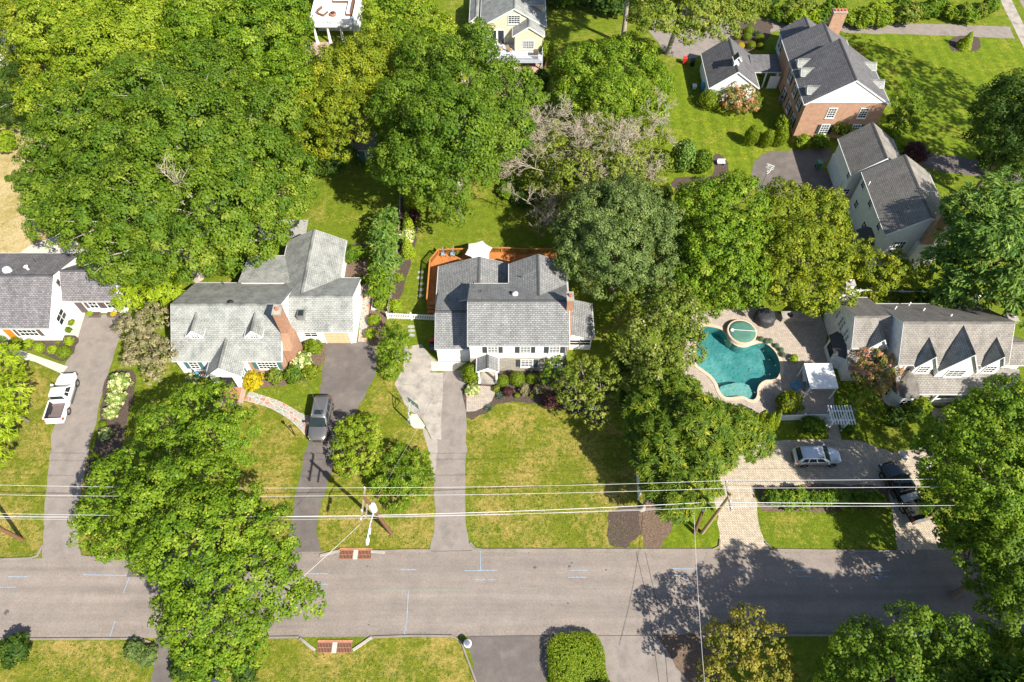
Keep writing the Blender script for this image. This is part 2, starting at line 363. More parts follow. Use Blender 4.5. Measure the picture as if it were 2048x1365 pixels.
D('lawn', [(585, 335), (700, 350), (745, 380), (740, 470), (690, 480), (640, 465), (600, 440)], .004, 'grass', 'back lawn behind the rear wing of the grey roofed house', 'lawn')
D('lawn', [(840, 400), (1000, 400), (1110, 470), (1110, 520), (1040, 492), (870, 492), (845, 560), (835, 600), (815, 620), (800, 600), (835, 500)], .004, 'grass', 'dappled back lawn above the orange deck', 'lawn')
# driveways
D('driveway', [(84, 1121), (88, 1040), (100, 900), (125, 745), (140, 700), (158, 655), (160, 630), (262, 632), (247, 655), (225, 720), (207, 775), (190, 850), (165, 960), (157, 1010), (155, 1060), (162, 1119)],
  .008, 'asphalt_old', 'long asphalt driveway under the white pickup')
D('driveway', [(653, 684), (742, 684), (753, 700), (752, 750), (735, 782), (715, 820), (688, 852), (665, 930), (645, 1000), (633, 1060), (642, 1107), (572, 1109), (575, 1080), (590, 1000), (610, 905), (628, 850), (640, 790), (645, 730)],
  .008, 'asphalt_dark', 'dark asphalt driveway under the grey SUV')
D('driveway', [(886, 742), (931, 742), (932, 900), (930, 1050), (940, 1085), (958, 1102), (858, 1104), (868, 1080), (870, 1040), (868, 960), (880, 860)], .010, 'asphalt_old', 'narrow asphalt driveway beside the large dry lawn')
def slab(name, px, z0, mat, parent):
    P = [G(*p) for p in px]; c = sum(P, Vector()) / len(P); P = [c + (p - c) * .992 for p in P]
    return MB().prism(P, z0, z0 + .03).build(name, mat, parent, fix=True)
pad = thing('parking_pad', 'stained concrete parking pad by the basketball hoop', 'parking pad', G(840, 770)); pad['kind'] = 'structure'
pad.location = (0, 0, 0)
for px in (((809, 694), (843, 689), (861, 712), (874, 725), (860, 745), (835, 772), (789, 768), (806, 737)),
           ((789, 768), (835, 772), (820, 822), (809, 808)), ((835, 772), (860, 745), (886, 746), (886, 783), (862, 800), (845, 840), (831, 829), (820, 822)),
           ((862, 800), (886, 783), (882, 844), (883, 880), (864, 880), (845, 840))):
    slab('concrete_slab', px, .006, 'concrete', pad)
slab('concrete_slab', ((862, 724), (935, 724), (908, 742), (863, 743)), .012, 'concrete_white', pad)
D('gravel', [(846, 850), (862, 878), (880, 885), (872, 960), (862, 950), (858, 900)], .0065, 'stone_flag', 'gravel strip beside the narrow driveway', 'gravel', 2)
D('driveway', [(1441, 1101), (1437, 1047), (1430, 1002), (1434, 950), (1460, 915), (1500, 890), (1542, 881), (1655, 879), (1722, 882), (1756, 896), (1786, 907), (1835, 897), (1862, 878), (1868, 860), (1866, 835), (1857, 815), (1890, 815), (1895, 837), (1901, 858), (1896, 883),
  (1876, 903), (1845, 928), (1837, 954), (1845, 1000), (1880, 1060), (1895, 1101), (1795, 1101), (1775, 976), (1512, 976), (1512, 1000), (1520, 1062), (1540, 1101)], .008, 'paver', 'tan block paved forecourt under the silver SUV')
D('path', [(1655, 835), (1672, 835), (1684, 884), (1658, 884)], .006, 'paver', 'paved path leading to the white arbor', 'path')
D('driveway', [(1310, 40), (1560, 40), (1545, 66), (1480, 76), (1463, 90), (1403, 112), (1370, 118), (1340, 112), (1320, 90)], .008, 'asphalt_old', 'asphalt parking court beside the white garage', 'driveway', 2)
D('driveway', [(1654, 40), (1800, 46), (2020, 54), (2030, 78), (1850, 70), (1690, 66)], .008, 'asphalt_old', 'asphalt driveway passing the brick chimney')
D('pavement', [(1985, -30), (2008, -30), (2070, 95), (2062, 125)], .009, 'concrete', 'pale concrete pavement at the edge of the striped lawn', 'pavement')
D('road', [(2022, -30), (2200, -30), (2200, 200), (2140, 190)], .009, 'road', 'side street beyond the pale pavement', 'road')
D('driveway', [(1506, 331), (1514, 320), (1536, 305), (1574, 303), (1665, 300), (1645, 340), (1690, 390), (1600, 395), (1525, 388), (1506, 362)], .008, 'asphalt_dark', 'rounded asphalt turning court with the basketball hoop', 'driveway', 3)
D('driveway', [(1845, 308), (1948, 320), (2010, 339), (2100, 345), (2100, 372), (1985, 358), (1850, 335)], .008, 'asphalt_dark', 'asphalt driveway right of the burgundy shrub', 'driveway', 3)
D('driveway', [(312, 1262), (333, 1262), (352, 1420), (298, 1420)], .008, 'asphalt_dark', 'asphalt driveway between the grey green shrub and the yews')
D('driveway', [(930, 1260), (1114, 1260), (1096, 1310), (1088, 1420), (968, 1420)], .008, 'asphalt_dark', 'dark driveway beside the clipped hedge dome')
D('driveway', [(1186, 1260), (1397, 1260), (1402, 1420), (1235, 1420)], .008, 'asphalt_old', 'brownish driveway right of the clipped hedge dome')
# walks and patios
D('walk', [(-60, 690), (0, 692), (50, 704), (136, 734), (124, 748), (70, 724), (0, 709), (-60, 705)], .010, 'concrete_white', 'white concrete walk below the foundation bed', 'path')
D('terrace', [(95, 672), (118, 622), (172, 622), (155, 678)], .012, 'concrete_white', 'white concrete terrace in the corner of the ranch house', 'patio')
D('patio', [(36, 510), (95, 478), (125, 474), (165, 492), (165, 515)], .012, 'concrete_white', 'pale concrete patio behind the ranch house', 'patio', 2)
D('walk', [(933, 790), (935, 776), (960, 772), (988, 774), (991, 786), (983, 803), (966, 816), (950, 823), (933, 824)], .021, 'paver_walk', 'tan paver walk curving to the porch steps', 'path')
D('patio', [(515, 440), (617, 440), (610, 480), (515, 480)], .006, 'flag_grey', 'grey paved patio under the oak', 'patio')
patio = sheet('pool_patio', [(1384, 625), (1460, 618), (1530, 615), (1560, 628), (1640, 630), (1655, 660), (1650, 700), (1668, 780), (1668, 836), (1560, 842), (1450, 830), (1405, 800), (1370, 770), (1368, 700)], .010, 'paver_walk', 'tan paver terrace around the swimming pool', 'patio', holes=[grow(POOL, .02)])
D('patio', [(610, 85), (660, 85), (650, 125), (612, 125)], .006, 'flag_rose', 'rose brick patio below the white balcony', 'patio')
D('patio', [(1020, 115), (1085, 115), (1080, 150), (1030, 150)], .006, 'flag_rose', 'pale patio under the grey deck', 'patio')
# beds
B = lambda px, m, lb, s=3, z=.016: sheet('mulch_bed', px, z, m, lb, 'flower bed', s)
B([(-40, 672), (60, 672), (100, 672), (150, 672), (154, 692), (142, 712), (124, 722), (60, 702), (0, 690), (-40, 688)], 'mulch', 'mulched bed with round shrubs before the ranch house')
B([(214, 752), (245, 740), (270, 745), (268, 780), (255, 840), (240, 900), (228, 960), (172, 962), (190, 880), (205, 800)], 'mulch', 'long mulched hydrangea bed beside the white pickup')
B([(500, 770), (560, 735), (640, 690), (652, 700), (640, 735), (600, 762), (540, 775)], 'mulch_light', 'bed of golden and white shrubs before the brick wall')
B([(690, 487), (732, 487), (735, 560), (690, 556)], 'mulch_light', 'bare brown bed beside the rear wing', 1)
B([(735, 600), (770, 600), (770, 690), (740, 690)], 'mulch_light', 'brown bed beside the flagstone side path', 1)
B([(797, 405), (820, 400), (832, 450), (833, 480), (828, 506), (820, 530), (806, 580), (799, 600), (787, 630), (780, 622), (790, 512), (797, 450)], 'mulch', 'dark mulched strip along the wooden boundary fence')
B([(933, 834), (945, 742), (1130, 742), (1210, 770), (1215, 850), (1110, 813), (1084, 810), (1059, 807), (1026, 805), (1009, 806), (993, 811), (976, 824), (960, 832)], 'mulch', 'curved dark mulch bed before the stone ground floor', 2)
B([(1214, 1060), (1222, 1028), (1250, 1015), (1285, 1018), (1290, 1050), (1270, 1080), (1252, 1097), (1225, 1090)], 'mulch', 'dark mulch ring near the leaning trunk')
B([(1280, 1010), (1320, 995), (1345, 1005), (1342, 1060), (1328, 1085), (1316, 1097), (1290, 1097), (1284, 1060)], 'mulch_light', 'reddish mulch bed below the feathery tree', 3, .02)
B([(1514, 976), (1640, 968), (1775, 972), (1778, 1016), (1700, 1022), (1600, 1025), (1522, 1022)], 'mulch_light', 'mulch strip under the island hedge', 1)
B([(1345, 362), (1360, 355), (1425, 352), (1426, 313), (1444, 312), (1458, 335), (1450, 362), (1425, 378), (1350, 378)], 'mulch', 'mulch bed around the two clipped cones')
B([(1905, 75), (1955, 75), (1955, 102), (1905, 102)], 'mulch', 'round mulch bed on the striped lawn')
B([(1470, 40), (1540, 45), (1535, 80), (1500, 105), (1470, 100)], 'mulch', 'bed of golden shrubs behind the white garage')
B([(1312, 1270), (1395, 1265), (1440, 1300), (1440, 1400), (1400, 1400)], 'mulch_light', 'brown bed under the yellowing tree', 1)
D('lawn', [(1514, 1014), (1600, 1018), (1780, 1012), (1796, 1097), (1541, 1097), (1522, 1062)], .012, 'grass', 'kerbside lawn island below the hedge', 'lawn')
D('lawn', [(1300, 1097), (1342, 1040), (1350, 1000), (1428, 1000), (1436, 1045), (1438, 1097)], .005, 'grass_lush', 'small lawn around the braced pole', 'lawn')
# kerbs: one thing per run
def kerb(px, label, mat='asphalt_old', w=.17, h=.13, ends=True):
    P = [G(*p) for p in px]; mb = MB()
    L = [0]
    for a, b in zip(P, P[1:]):
        t = (b - a).normalized(); n = Vector((-t.y, t.x, 0)) * w / 2
    nrm = []
    for i in range(len(P)):
        t = (P[min(i + 1, len(P) - 1)] - P[max(i - 1, 0)]).normalized(); nrm.append(Vector((-t.y, t.x, 0)) * w / 2)
    prof = [(-1, 0), (-.9, h - .02), (-.75, h), (.75, h), (.9, h - .02), (1, 0)]
    V = [p + n * a + Vector((0, 0, z)) for p, n in zip(P, nrm) for a, z in prof]; k = len(prof)
    mb.add(V, [(i * k + j, i * k + j + 1, (i + 1) * k + j + 1, (i + 1) * k + j) for i in range(len(P) - 1) for j in range(k - 1)])
    mb.add(V[:k], [tuple(range(k))]); mb.add(V[-k:], [tuple(range(k))])
    return mb.build('kerb', mat, None, fix=True, label=label, cat='kerb', kind='structure')
for px, lb in (([(-300, 1130), (60, 1117), (75, 1112), (86, 1090)], 'kerb along the lawn beside the pickup driveway'),
               ([(157, 1090), (162, 1112), (175, 1115), (420, 1105), (570, 1103)], 'kerb under the spreading street tree'),
               ([(742, 1103), (820, 1101), (862, 1101)], 'short kerb right of the upper storm drain'),
               ([(940, 1086), (950, 1098), (965, 1100), (1100, 1100), (1300, 1100), (1425, 1100), (1438, 1094), (1440, 1080)], 'long kerb along the large dry lawn'),
               ([(1530, 1085), (1545, 1100), (1700, 1102), (1795, 1103)], 'kerb along the lawn island'),
               ([(-300, 1282), (0, 1279), (280, 1278), (303, 1286)], 'kerb below the street beside the grey green shrub'),
               ([(745, 1275), (830, 1272), (905, 1273), (922, 1284), (952, 1365), (962, 1420)], 'kerb curling into the dark driveway'),
               ([(520, 1276), (598, 1275)], 'short kerb left of the lower storm drain'),
               ([(1400, 1273), (1600, 1271), (2300, 1271)], 'shaded kerb under the lower trees')):
    kerb(px, lb)
for px, lb in (([(640, 1112), (660, 1107), (680, 1102)], 'white concrete wing kerb left of the upper drain'), ([(742, 1104), (770, 1106)], 'white concrete wing kerb right of the upper drain'),
               ([(600, 1277), (630, 1301)], 'white angled kerb left of the lower drain'), ([(706, 1301), (744, 1275)], 'white angled kerb right of the lower drain')):
    kerb(px, lb, 'concrete', .26, .14)
# flagstones
def flags(name, a_px, b_px, n, label, seed):
    "strip between two pixel edges, cut into irregular stones"
    rg = random.Random(seed); A = spline([G(*p) for p in a_px], 6, False); Bq = spline([G(*p) for p in b_px], 6, False)
    L = sum((A[i + 1] - A[i]).length + (Bq[i + 1] - Bq[i]).length for i in range(len(A) - 1)) / 2; Wd = sum((a - b).length for a, b in zip(A, Bq)) / len(A)
    th = thing(name, label, 'path'); th['kind'] = 'structure'
    MB().add([p + Vector((0, 0, .014)) for p in A + Bq], [(i, i + 1, len(A) + i + 1, len(A) + i) for i in range(len(A) - 1)]).build('mortar_bed', 'mortar', th, fix=True)
    def mp(s, t):
        f = max(0, min(.9999, s / L)) * (len(A) - 1); i = int(f); f -= i
        return A[i].lerp(A[i + 1], f).lerp(Bq[i].lerp(Bq[i + 1], f), t / Wd)
    rows = max(2, round(Wd / .62)); cols = int(n / rows); seeds = []
    for c in range(cols):
        for r in range(rows): seeds.append(((c + .5 + rg.uniform(-.36, .36) + (.25 if r % 2 else -.25)) * L / cols, (r + .5 + rg.uniform(-.3, .3)) * Wd / rows))
    for i, p in enumerate(seeds):
        poly = [(0, 0), (L, 0), (L, Wd), (0, Wd)]
        for j, q in enumerate(seeds):
            if i == j or abs(p[0] - q[0]) > 3: continue
            nx, ny = q[0] - p[0], q[1] - p[1]; mx, my = (p[0] + q[0]) / 2, (p[1] + q[1]) / 2; out = []
            for k in range(len(poly)):
                a, b = poly[k], poly[(k + 1) % len(poly)]
                da = (a[0] - mx) * nx + (a[1] - my) * ny; db = (b[0] - mx) * nx + (b[1] - my) * ny
                if da <= 0: out.append(a)
                if da * db < 0: f = da / (da - db); out.append((a[0] + (b[0] - a[0]) * f, a[1] + (b[1] - a[1]) * f))
            poly = out
            if len(poly) < 3: break
        if len(poly) < 3: continue
        cx = sum(a[0] for a in poly) / len(poly); cy = sum(a[1] for a in poly) / len(poly)
        q = [mp(cx + (a[0] - cx) * .86, cy + (a[1] - cy) * .86) for a in poly]
        MB().prism(q, .012, .032 + rg.uniform(0, .012)).build('flagstone', rg.choice(['flag_grey', 'flag_grey', 'flag_red', 'flag_rose', 'flag_rose', 'flag_green']), th, fix=True)
flags('flagstone_walk', [(499, 783), (560, 803), (600, 826), (620, 833)], [(488, 801), (540, 817), (583, 843), (612, 873)], 72, 'curved multicoloured flagstone walk from the brick steps to the SUV', 3)
flags('flagstone_path', [(721, 566), (722, 600), (720, 640), (716, 684)], [(746, 570), (742, 600), (735, 645), (735, 684)], 64, 'straight flagstone path beside the garage gable', 5)
for px, lb in ((((842, 545), (840, 556), (843, 568), (842, 580), (841, 592)), 'stepping stone in the deck shadow'), (((822, 654), (823, 662), (823, 671)), 'stepping stone below the picket fence')):
    for p in px:
        c = G(*p); tag(MB().prism([c + Vector((math.cos(a) * .42, math.sin(a) * .22, 0)) for a in np.linspace(0, 5.5, 7)], .006, .04).build('stepping_stone', 'flag_grey', None, fix=True), lb, 'stepping stone', lb + 's')
# utility paint on the road, each mark a piece of the road
def mark(px, mat='paint_blue', w=.05, z=.0165):
    P = [G(*p) for p in px]; mb = MB()
    for a, b in zip(P, P[1:]):
        t = (b - a).normalized(); n = Vector((-t.y, t.x, 0)) * w / 2; a, b, n = a.to_3d(), b.to_3d(), n
        mb.add([Vector((q.x, q.y, z)) for q in (a - n, a + n, b + n, b - n)], [(0, 3, 2, 1)])
    mb.build('paint_mark', mat, road, fix=True)
def arrow(x0, x1, y, gap=.5):
    m_ = (x0 + x1) / 2; mark([(x0, y), (m_ - 4, y)]); mark([(m_ - 3, y + 1), (m_ - 1, y - 2), (m_ + 1, y + 2), (m_ + 3, y - 1)]); mark([(m_ + 4, y), (x1, y)])
for a in ((16, 56, 1154), (0, 32, 1175), (615, 655, 1148), (625, 655, 1169), (801, 833, 1140), (929, 965, 1142), (955, 994, 1141), (951, 970, 1160), (977, 991, 1160), (1141, 1176, 1141), (1136, 1173, 1155),
          (1346, 1386, 1138), (1336, 1400, 1151), (1475, 1507, 1140), (1583, 1625, 1141), (1595, 1625, 1153), (1745, 1780, 1142), (1742, 1777, 1154)): arrow(*a)
for p in ([(166, 1150), (295, 1152)], [(262, 1147), (246, 1188)], [(961, 1103), (961, 1140)], [(817, 1180), (813, 1250)], [(812, 1250), (809, 1256), (814, 1259), (808, 1264), (811, 1272)], [(1374, 1152), (1377, 1185)], [(230, 1243), (219, 1277)]): mark(p)
for p in ([(745, 1181), (940, 1181)], [(1040, 1176), (1078, 1177)], [(1170, 1174), (1210, 1175)], [(1305, 1170), (1346, 1170)], [(1455, 1168), (1500, 1168)], [(642, 1185), (662, 1184)], [(10, 1190), (30, 1189)]): mark(p, 'paint_green', .04)
for p in ([(1272, 1104), (1290, 1180), (1302, 1250), (1318, 1365)], [(1290, 1104), (1312, 1200), (1330, 1300), (1335, 1365)], [(940, 1273), (1115, 1271)], [(1190, 1272), (1395, 1271)], [(862, 1103), (945, 1102)]): mark(p, 'crack', .04)
pm('stain', (.105, .095, .088), None, 3, .95)
for x, y, r in ((1138, 1133, .22), (1212, 1140, .16), (1143, 1126, .14), (372, 1180, .3), (12, 1225, .35), (1070, 1136, .2), (738, 1250, .12), (1314, 1200, .25), (1103, 1210, .1), (735, 1133, .1), (1136, 1207, .12)):
    c = G(x, y); MB().add([(c.x + r * math.cos(a) * random.uniform(.4, 1.1), c.y + .8 * r * math.sin(a) * random.uniform(.4, 1.2), .0163) for a in np.linspace(0, 5.9, 9)], [tuple(range(9))]).build('oil_stain', 'stain', road, fix=True)
MB().box(-34.6, -31.3, 18.15, 18.95, .0125, .0168).build('asphalt_patch', 'asphalt_dark', road)
# storm drains
def drain(px, py, label):
    c = G(px, py); t = thing('storm_drain', label, 'storm drain', (c.x, c.y, 0))
    MB().box(-.2, .2, -.42, .42, .005, .07).build('concrete_pier', 'concrete_white', t)
    MB().box(-1.5, 1.5, .42, .62, .0, .12).build('brick_edge', 'brick', t)
    for s in (-1, 1):
        g = MB(); x0, x1 = (.25, 1.45) if s > 0 else (-1.45, -.25)
        for yy in (-.4, .36): g.box(x0, x1, yy, yy + .05, .02, .06)
        for i in range(10): xx = x0 + i * (1.15 / 9); g.box(xx, xx + .05, -.35, .36, .02, .058)
        g.box(x0, x1, -.03, .03, .02, .055)
        o = g.build('grate', 'rust', t); MB().box(x0 + .01, x1 - .01, -.39, .4, .0135, .019).build('opening', 'dark', o)
drain(711, 1110, 'rusty double storm drain in the kerb below the transformer pole')
drain(669, 1296, 'rusty double storm drain recessed in the kerb across the street')
# ------------------------------------------------------------ houses (world axes: all walls run along x and y)
def uvmesh(name, V, Fc, UV, mat, parent, **kw):
    me = bpy.data.meshes.new(name); me.from_pydata([tuple(v) for v in V], [], Fc)
    uvl = me.uv_layers.new(name='UVMap')
    for p in me.polygons:
        for li in p.loop_indices: uvl.data[li].uv = UV[me.loops[li].vertex_index]
    return link_mesh(name, me, mat, parent, **kw)
def gable(h, x0, x1, y0, y1, ze, zr, axis, wall, roof, ridge=None, ze1=None, base=0, oh=.3, og=.15, trim='white', walls=True, roof1=None, t=.14):
    a0, a1, b0, b1 = (x0, x1, y0, y1) if axis == 'x' else (y0, y1, x0, x1)
    mp = (lambda a, b, z: (a, b, z)) if axis == 'x' else (lambda a, b, z: (b, a, z))
    br = (b0 + b1) / 2 if ridge is None else ridge; z1 = ze if ze1 is None else ze1
    s0 = (zr - ze) / (br - b0); s1 = (zr - z1) / (b1 - br)
    for (ba, za, s, rm) in ((b0, ze, s0, roof), (b1, z1, s1, roof1 or roof)):
        pts = [(a, b, z) for a in (a0, a1) for b, z in ((ba, za), (br, zr), (br, zr - t), (ba, za - t))]
        fl = [(0, 4, 5, 1), (1, 5, 6, 2), (2, 6, 7, 3), (3, 7, 4, 0), (0, 1, 2, 3), (4, 7, 6, 5)]
        k = math.hypot(1, s)
        uvmesh('roof', [mp(*p) for p in pts], fl, [(p[0], abs(p[1] - ba) * k) for p in pts], rm, h)
    cap = MB()
    for sg in (-1, 1):
        bo = br + sg * .16; zo = zr - .16 * (s0 if sg < 0 else s1)
        cap.add([mp(a, b, z) for a in (a0, a1) for b, z in ((br, zr + .03), (bo, zo + .03), (bo, zo + .005), (br, zr + .005))], [(0, 1, 5, 4), (1, 2, 6, 5), (0, 3, 2, 1), (4, 5, 6, 7)])
    cap.build('ridge_cap', roof, h, fix=True)
    g = MB()
    for bb, zz, sg in ((b0, ze, -1), (b1, z1, 1)):
        p0, p1 = mp(a0 - .02, bb + sg * .05, zz - .08), mp(a1 + .02, bb + sg * .05, zz - .08); MB().bar(p0, p1, .1, .1).build('gutter', 'gutter', h, fix=True)
    for aa, sg in ((a0, -1), (a1, 1)):
        r_ = MB()
        for bb, zz in ((b0, ze), (b1, z1)):
            P = [(aa + sg * o_, b, z - dz) for o_ in (.004, .035) for b, z in ((bb, zz), (br, zr)) for dz in (.025, .22)]
            r_.add([mp(*p) for p in P], [(0, 2, 3, 1), (4, 5, 7, 6), (0, 4, 6, 2), (1, 3, 7, 5), (0, 1, 5, 4), (2, 6, 7, 3)])
        r_.build('rake_board', trim, h, fix=True)
    if walls:
        c0, c1 = b0 + oh, b1 - oh; zz = lambda b: (ze + (b - b0) * s0 if b < br else z1 + (b1 - b) * s1) - t - .005
        prof = [(c0, base), (c0, zz(c0)), (br, zr - t - .005), (c1, zz(c1)), (c1, base)]
        V = [mp(a, b, z) for a in (a0 + og, a1 - og) for b, z in prof]; n = 5
        MB().add(V, [(0, 1, 2, 3, 4), (9, 8, 7, 6, 5)] + [(i, i + n, (i + 1) % n + n, (i + 1) % n) for i in range(n)]).build('wall', wall, h, fix=True)
def lean(h, x0, x1, y0, y1, zlo, zhi, hi, wall, roof, base=0, oh=.2, trim='white', walls=True, t=.12):
    "one roof plane, high on the side named hi (+x -x +y -y)"
    def zr(x, y):
        f = {'+x': (x - x0) / (x1 - x0), '-x': (x1 - x) / (x1 - x0), '+y': (y - y0) / (y1 - y0), '-y': (y1 - y) / (y1 - y0)}[hi]
        return zlo + (zhi - zlo) * f
    C = [(x0, y0), (x1, y0), (x1, y1), (x0, y1)]
    V = [(x, y, zr(x, y)) for x, y in C] + [(x, y, zr(x, y) - t) for x, y in C]
    UV = [(x, y) if hi[1] == 'y' else (y, x) for x, y in C] * 2
    uvmesh('roof', V, [(0, 1, 2, 3), (7, 6, 5, 4)] + [(i, i + 4, (i + 1) % 4 + 4, (i + 1) % 4) for i in range(4)], UV, roof, h)
    e = {'+x': ((x0 - .05, y0), (x0 - .05, y1)), '-x': ((x1 + .05, y0), (x1 + .05, y1)), '+y': ((x0, y0 - .05), (x1, y0 - .05)), '-y': ((x0, y1 + .05), (x1, y1 + .05))}[hi]
    MB().bar((*e[0], zlo - .07), (*e[1], zlo - .07), .09, .1).build('gutter', 'gutter', h, fix=True)
    if walls:
        a0, a1, b0, b1 = x0 + oh, x1 - oh, y0 + oh, y1 - oh
        Q = [(a0, b0), (a1, b0), (a1, b1), (a0, b1)]
        MB().add([(x, y, base) for x, y in Q] + [(x, y, zr(x, y) - t - .006) for x, y in Q], [(3, 2, 1, 0), (4, 5, 6, 7)] + [(i, (i + 1) % 4, (i + 1) % 4 + 4, i + 4) for i in range(4)]).build('wall', wall, h, fix=True)
def wmap(x, y, z, f):
    "local (u right, d out, v up) on a wall facing f; (x,y,z) is the sill centre"
    return {'-y': lambda u, d, v: (x + u, y - d, z + v), '+y': lambda u, d, v: (x - u, y + d, z + v),
            '+x': lambda u, d, v: (x + d, y + u, z + v), '-x': lambda u, d, v: (x - d, y - u, z + v)}[f]
def wbox(mb, m, u0, u1, d0, d1, v0, v1):
    P = [m(u, d, v) for v in (v0, v1) for d in (d0, d1) for u in (u0, u1)]
    mb.add(P, [(0, 2, 3, 1), (4, 5, 7, 6), (0, 1, 5, 4), (2, 6, 7, 3), (0, 4, 6, 2), (1, 3, 7, 5)])
def window(h, x, y, z, w, hh, f='-y', sh=None, nx=2, ny=2, frame='white', sw=.42):
    m = wmap(x, y, z, f); fr = MB(); q = w / 2
    wbox(fr, m, -q - .09, q + .09, 0, .07, -.1, 0); wbox(fr, m, -q - .09, q + .09, 0, .07, hh, hh + .1)
    wbox(fr, m, -q - .09, -q, 0, .065, 0, hh); wbox(fr, m, q, q + .09, 0, .065, 0, hh)
    for i in range(1, nx): u = -q + w * i / nx; wbox(fr, m, u - .022, u + .022, .01, .045, 0, hh)
    for i in range(1, ny): v = hh * i / ny; wbox(fr, m, -q, q, .012, .05, v - .025, v + .025)
    o = fr.build('window', frame, h, fix=True)
    p = MB(); wbox(p, m, -q + .002, q - .002, .004, .02, .002, hh - .002); p.build('pane', 'glass', o, fix=True)
    si = MB(); wbox(si, m, -q - .13, q + .13, .0, .12, -.16, -.104); si.build('sill', frame, o, fix=True)
    if sh:
        for s in (-1, 1):
            b = MB(); c = s * (q + .12 + sw / 2); wbox(b, m, c - sw / 2, c + sw / 2, .0, .05, -.04, hh + .04)
            for i in range(7): wbox(b, m, c - sw / 2 + .05, c + sw / 2 - .05, .05, .065, hh * i / 7 + .03, hh * (i + 1) / 7 - .03)
            b.build('shutter', sh, h, fix=True)
def door(h, x, y, z, w, hh, f, mat, panels=(2, 3), frame='white', name='door'):
    m = wmap(x, y, z, f); q = w / 2; b = MB(); wbox(b, m, -q, q, .0, .05, 0, hh)
    for i in range(panels[0]):
        for j in range(panels[1]): wbox(b, m, -q + w * i / panels[0] + .07, -q + w * (i + 1) / panels[0] - .07, .05, .075, hh * j / panels[1] + .07, hh * (j + 1) / panels[1] - .07)
    o = b.build(name, mat, h, fix=True)
    fr = MB(); wbox(fr, m, -q - .12, -q - .002, 0, .09, 0, hh + .12); wbox(fr, m, q + .002, q + .12, 0, .09, 0, hh + .12); wbox(fr, m, -q, q, 0, .09, hh + .002, hh + .12)
    fr.build('door_frame', frame, o, fix=True)
    hd = MB(); wbox(hd, m, q - .14, q - .08, .05, .12, hh * .45, hh * .47); hd.build('handle', 'metal', o, fix=True)
def chimney(h, x0, x1, y0, y1, z0, z1, mat, base=None, pots=1):
    mb = MB()
    if base: mb.prism([(base[0], base[2]), (base[1], base[2]), (base[1], base[3]), (base[0], base[3])], 0, base[4])
    if base:
        a = [(base[0], base[2]), (base[1], base[2]), (base[1], base[3]), (base[0], base[3])]; b = [(x0, y0), (x1, y0), (x1, y1), (x0, y1)]
        mb.add([(p[0], p[1], base[4]) for p in a] + [(p[0], p[1], base[5]) for p in b], [(i, (i + 1) % 4, (i + 1) % 4 + 4, i + 4) for i in range(4)]); z0 = base[5]
    mb.box(x0, x1, y0, y1, z0, z1)
    o = mb.build('chimney', mat, h, fix=True)
    MB().box(x0 - .06, x1 + .06, y0 - .06, y1 + .06, z1, z1 + .14).build('chimney_cap', 'concrete', o)
    for i in range(pots):
        yc = y0 + (y1 - y0) * (i + .5) / pots if (y1 - y0) >= (x1 - x0) else (y0 + y1) / 2; xc = (x0 + x1) / 2 if (y1 - y0) >= (x1 - x0) else x0 + (x1 - x0) * (i + .5) / pots
        MB().lathe([(.0, .14), (.17, .14), (.15, .42), (.1, .42), (.1, .2), (0, .2)], (xc, yc, z1), 10).build('flue', 'orange_pot' if mat != 'white' else 'metal', o)
def dormer(h, xc, w, yf, yb, zb, ze, zr, wall, roof, f='-y', win=True, wz=None):
    "gabled dormer facing -y (or along x: facing -x / +x)"
    if f == '-y':
        gable(h, xc - w / 2, xc + w / 2, yf, yb, ze, zr, 'y', wall, roof, base=zb, oh=.18, og=.15)
        if win: window(h, xc, yf + .15, (wz or zb + .25), w * .42, (ze - zb) * .72, '-y', nx=3, ny=3)
    else:
        x0, x1 = (yf, yb) if yf < yb else (yb, yf)
        gable(h, x0, x1, xc - w / 2, xc + w / 2, ze, zr, 'x', wall, roof, base=zb, oh=.15, og=.12)
        if win: window(h, x0 + .12 if f == '-x' else x1 - .12, xc, zb + .2, w * .42, (ze - zb) * .75, f, nx=3, ny=3)
def vent(h, px, py, z, r=.09, hh=.4, mat='metal', cap=False):
    p = G(px, py, z); mb = MB().lathe([(0, hh), (r, hh), (r, -.2)], p, 8)
    if cap: mb.lathe([(0, hh + .22), (r * 2, hh + .12), (r * 2.1, hh), (0, hh)], p, 10)
    mb.build('roof_vent', mat, h)
def dish_vent(h, px, py, z, mat='dark', r=.3):
    p = G(px, py, z); MB().lathe([(0, .16), (r * .6, .14), (r, .06), (r, -.25)], p, 14).build('attic_fan', mat, h)

# --- house with the stone ground floor (centre)
h = H3 = thing('house', 'two storey white house with stone ground floor and grey shingle roof', 'house', (0, 0, 0))
gable(h, -4.45, 5.75, 39.5, 47.3, 5.3, 7.55, 'x', 'siding_white', 'roof_grey', ridge=43.4)
MB().box(-4.34, 5.64, 39.74, 39.795, 0, 2.5).build('stone_facing', 'stone_wall', h)
gable(h, -8.0, -4.45, 40.7, 48.2, 2.85, 4.45, 'x', 'siding_white', 'roof_grey', ridge=44.3)
gable(h, -8.2, .9, 46.2, 51.7, 2.8, 4.5, 'y', 'siding_white', 'roof_grey', ridge=-3.6)
gable(h, -.3, 5.85, 44.4, 50.0, 5.3, 6.95, 'y', 'siding_white', 'roof_grey', ridge=2.75)
lean(h, 5.75, 8.65, 42.2, 46.8, 2.45, 3.5, '-x', 'siding_white', 'roof_grey')
for x in (-1.95, 1.35, 4.3): window(h, x, 39.78, 3.55, .95, 1.2, '-y', 'shutter_dark', 3, 4)
for x in (1.55, 4.6): window(h, x, 39.735, .95, 1.15, 1.25, '-y', 'shutter_dark', 3, 4)
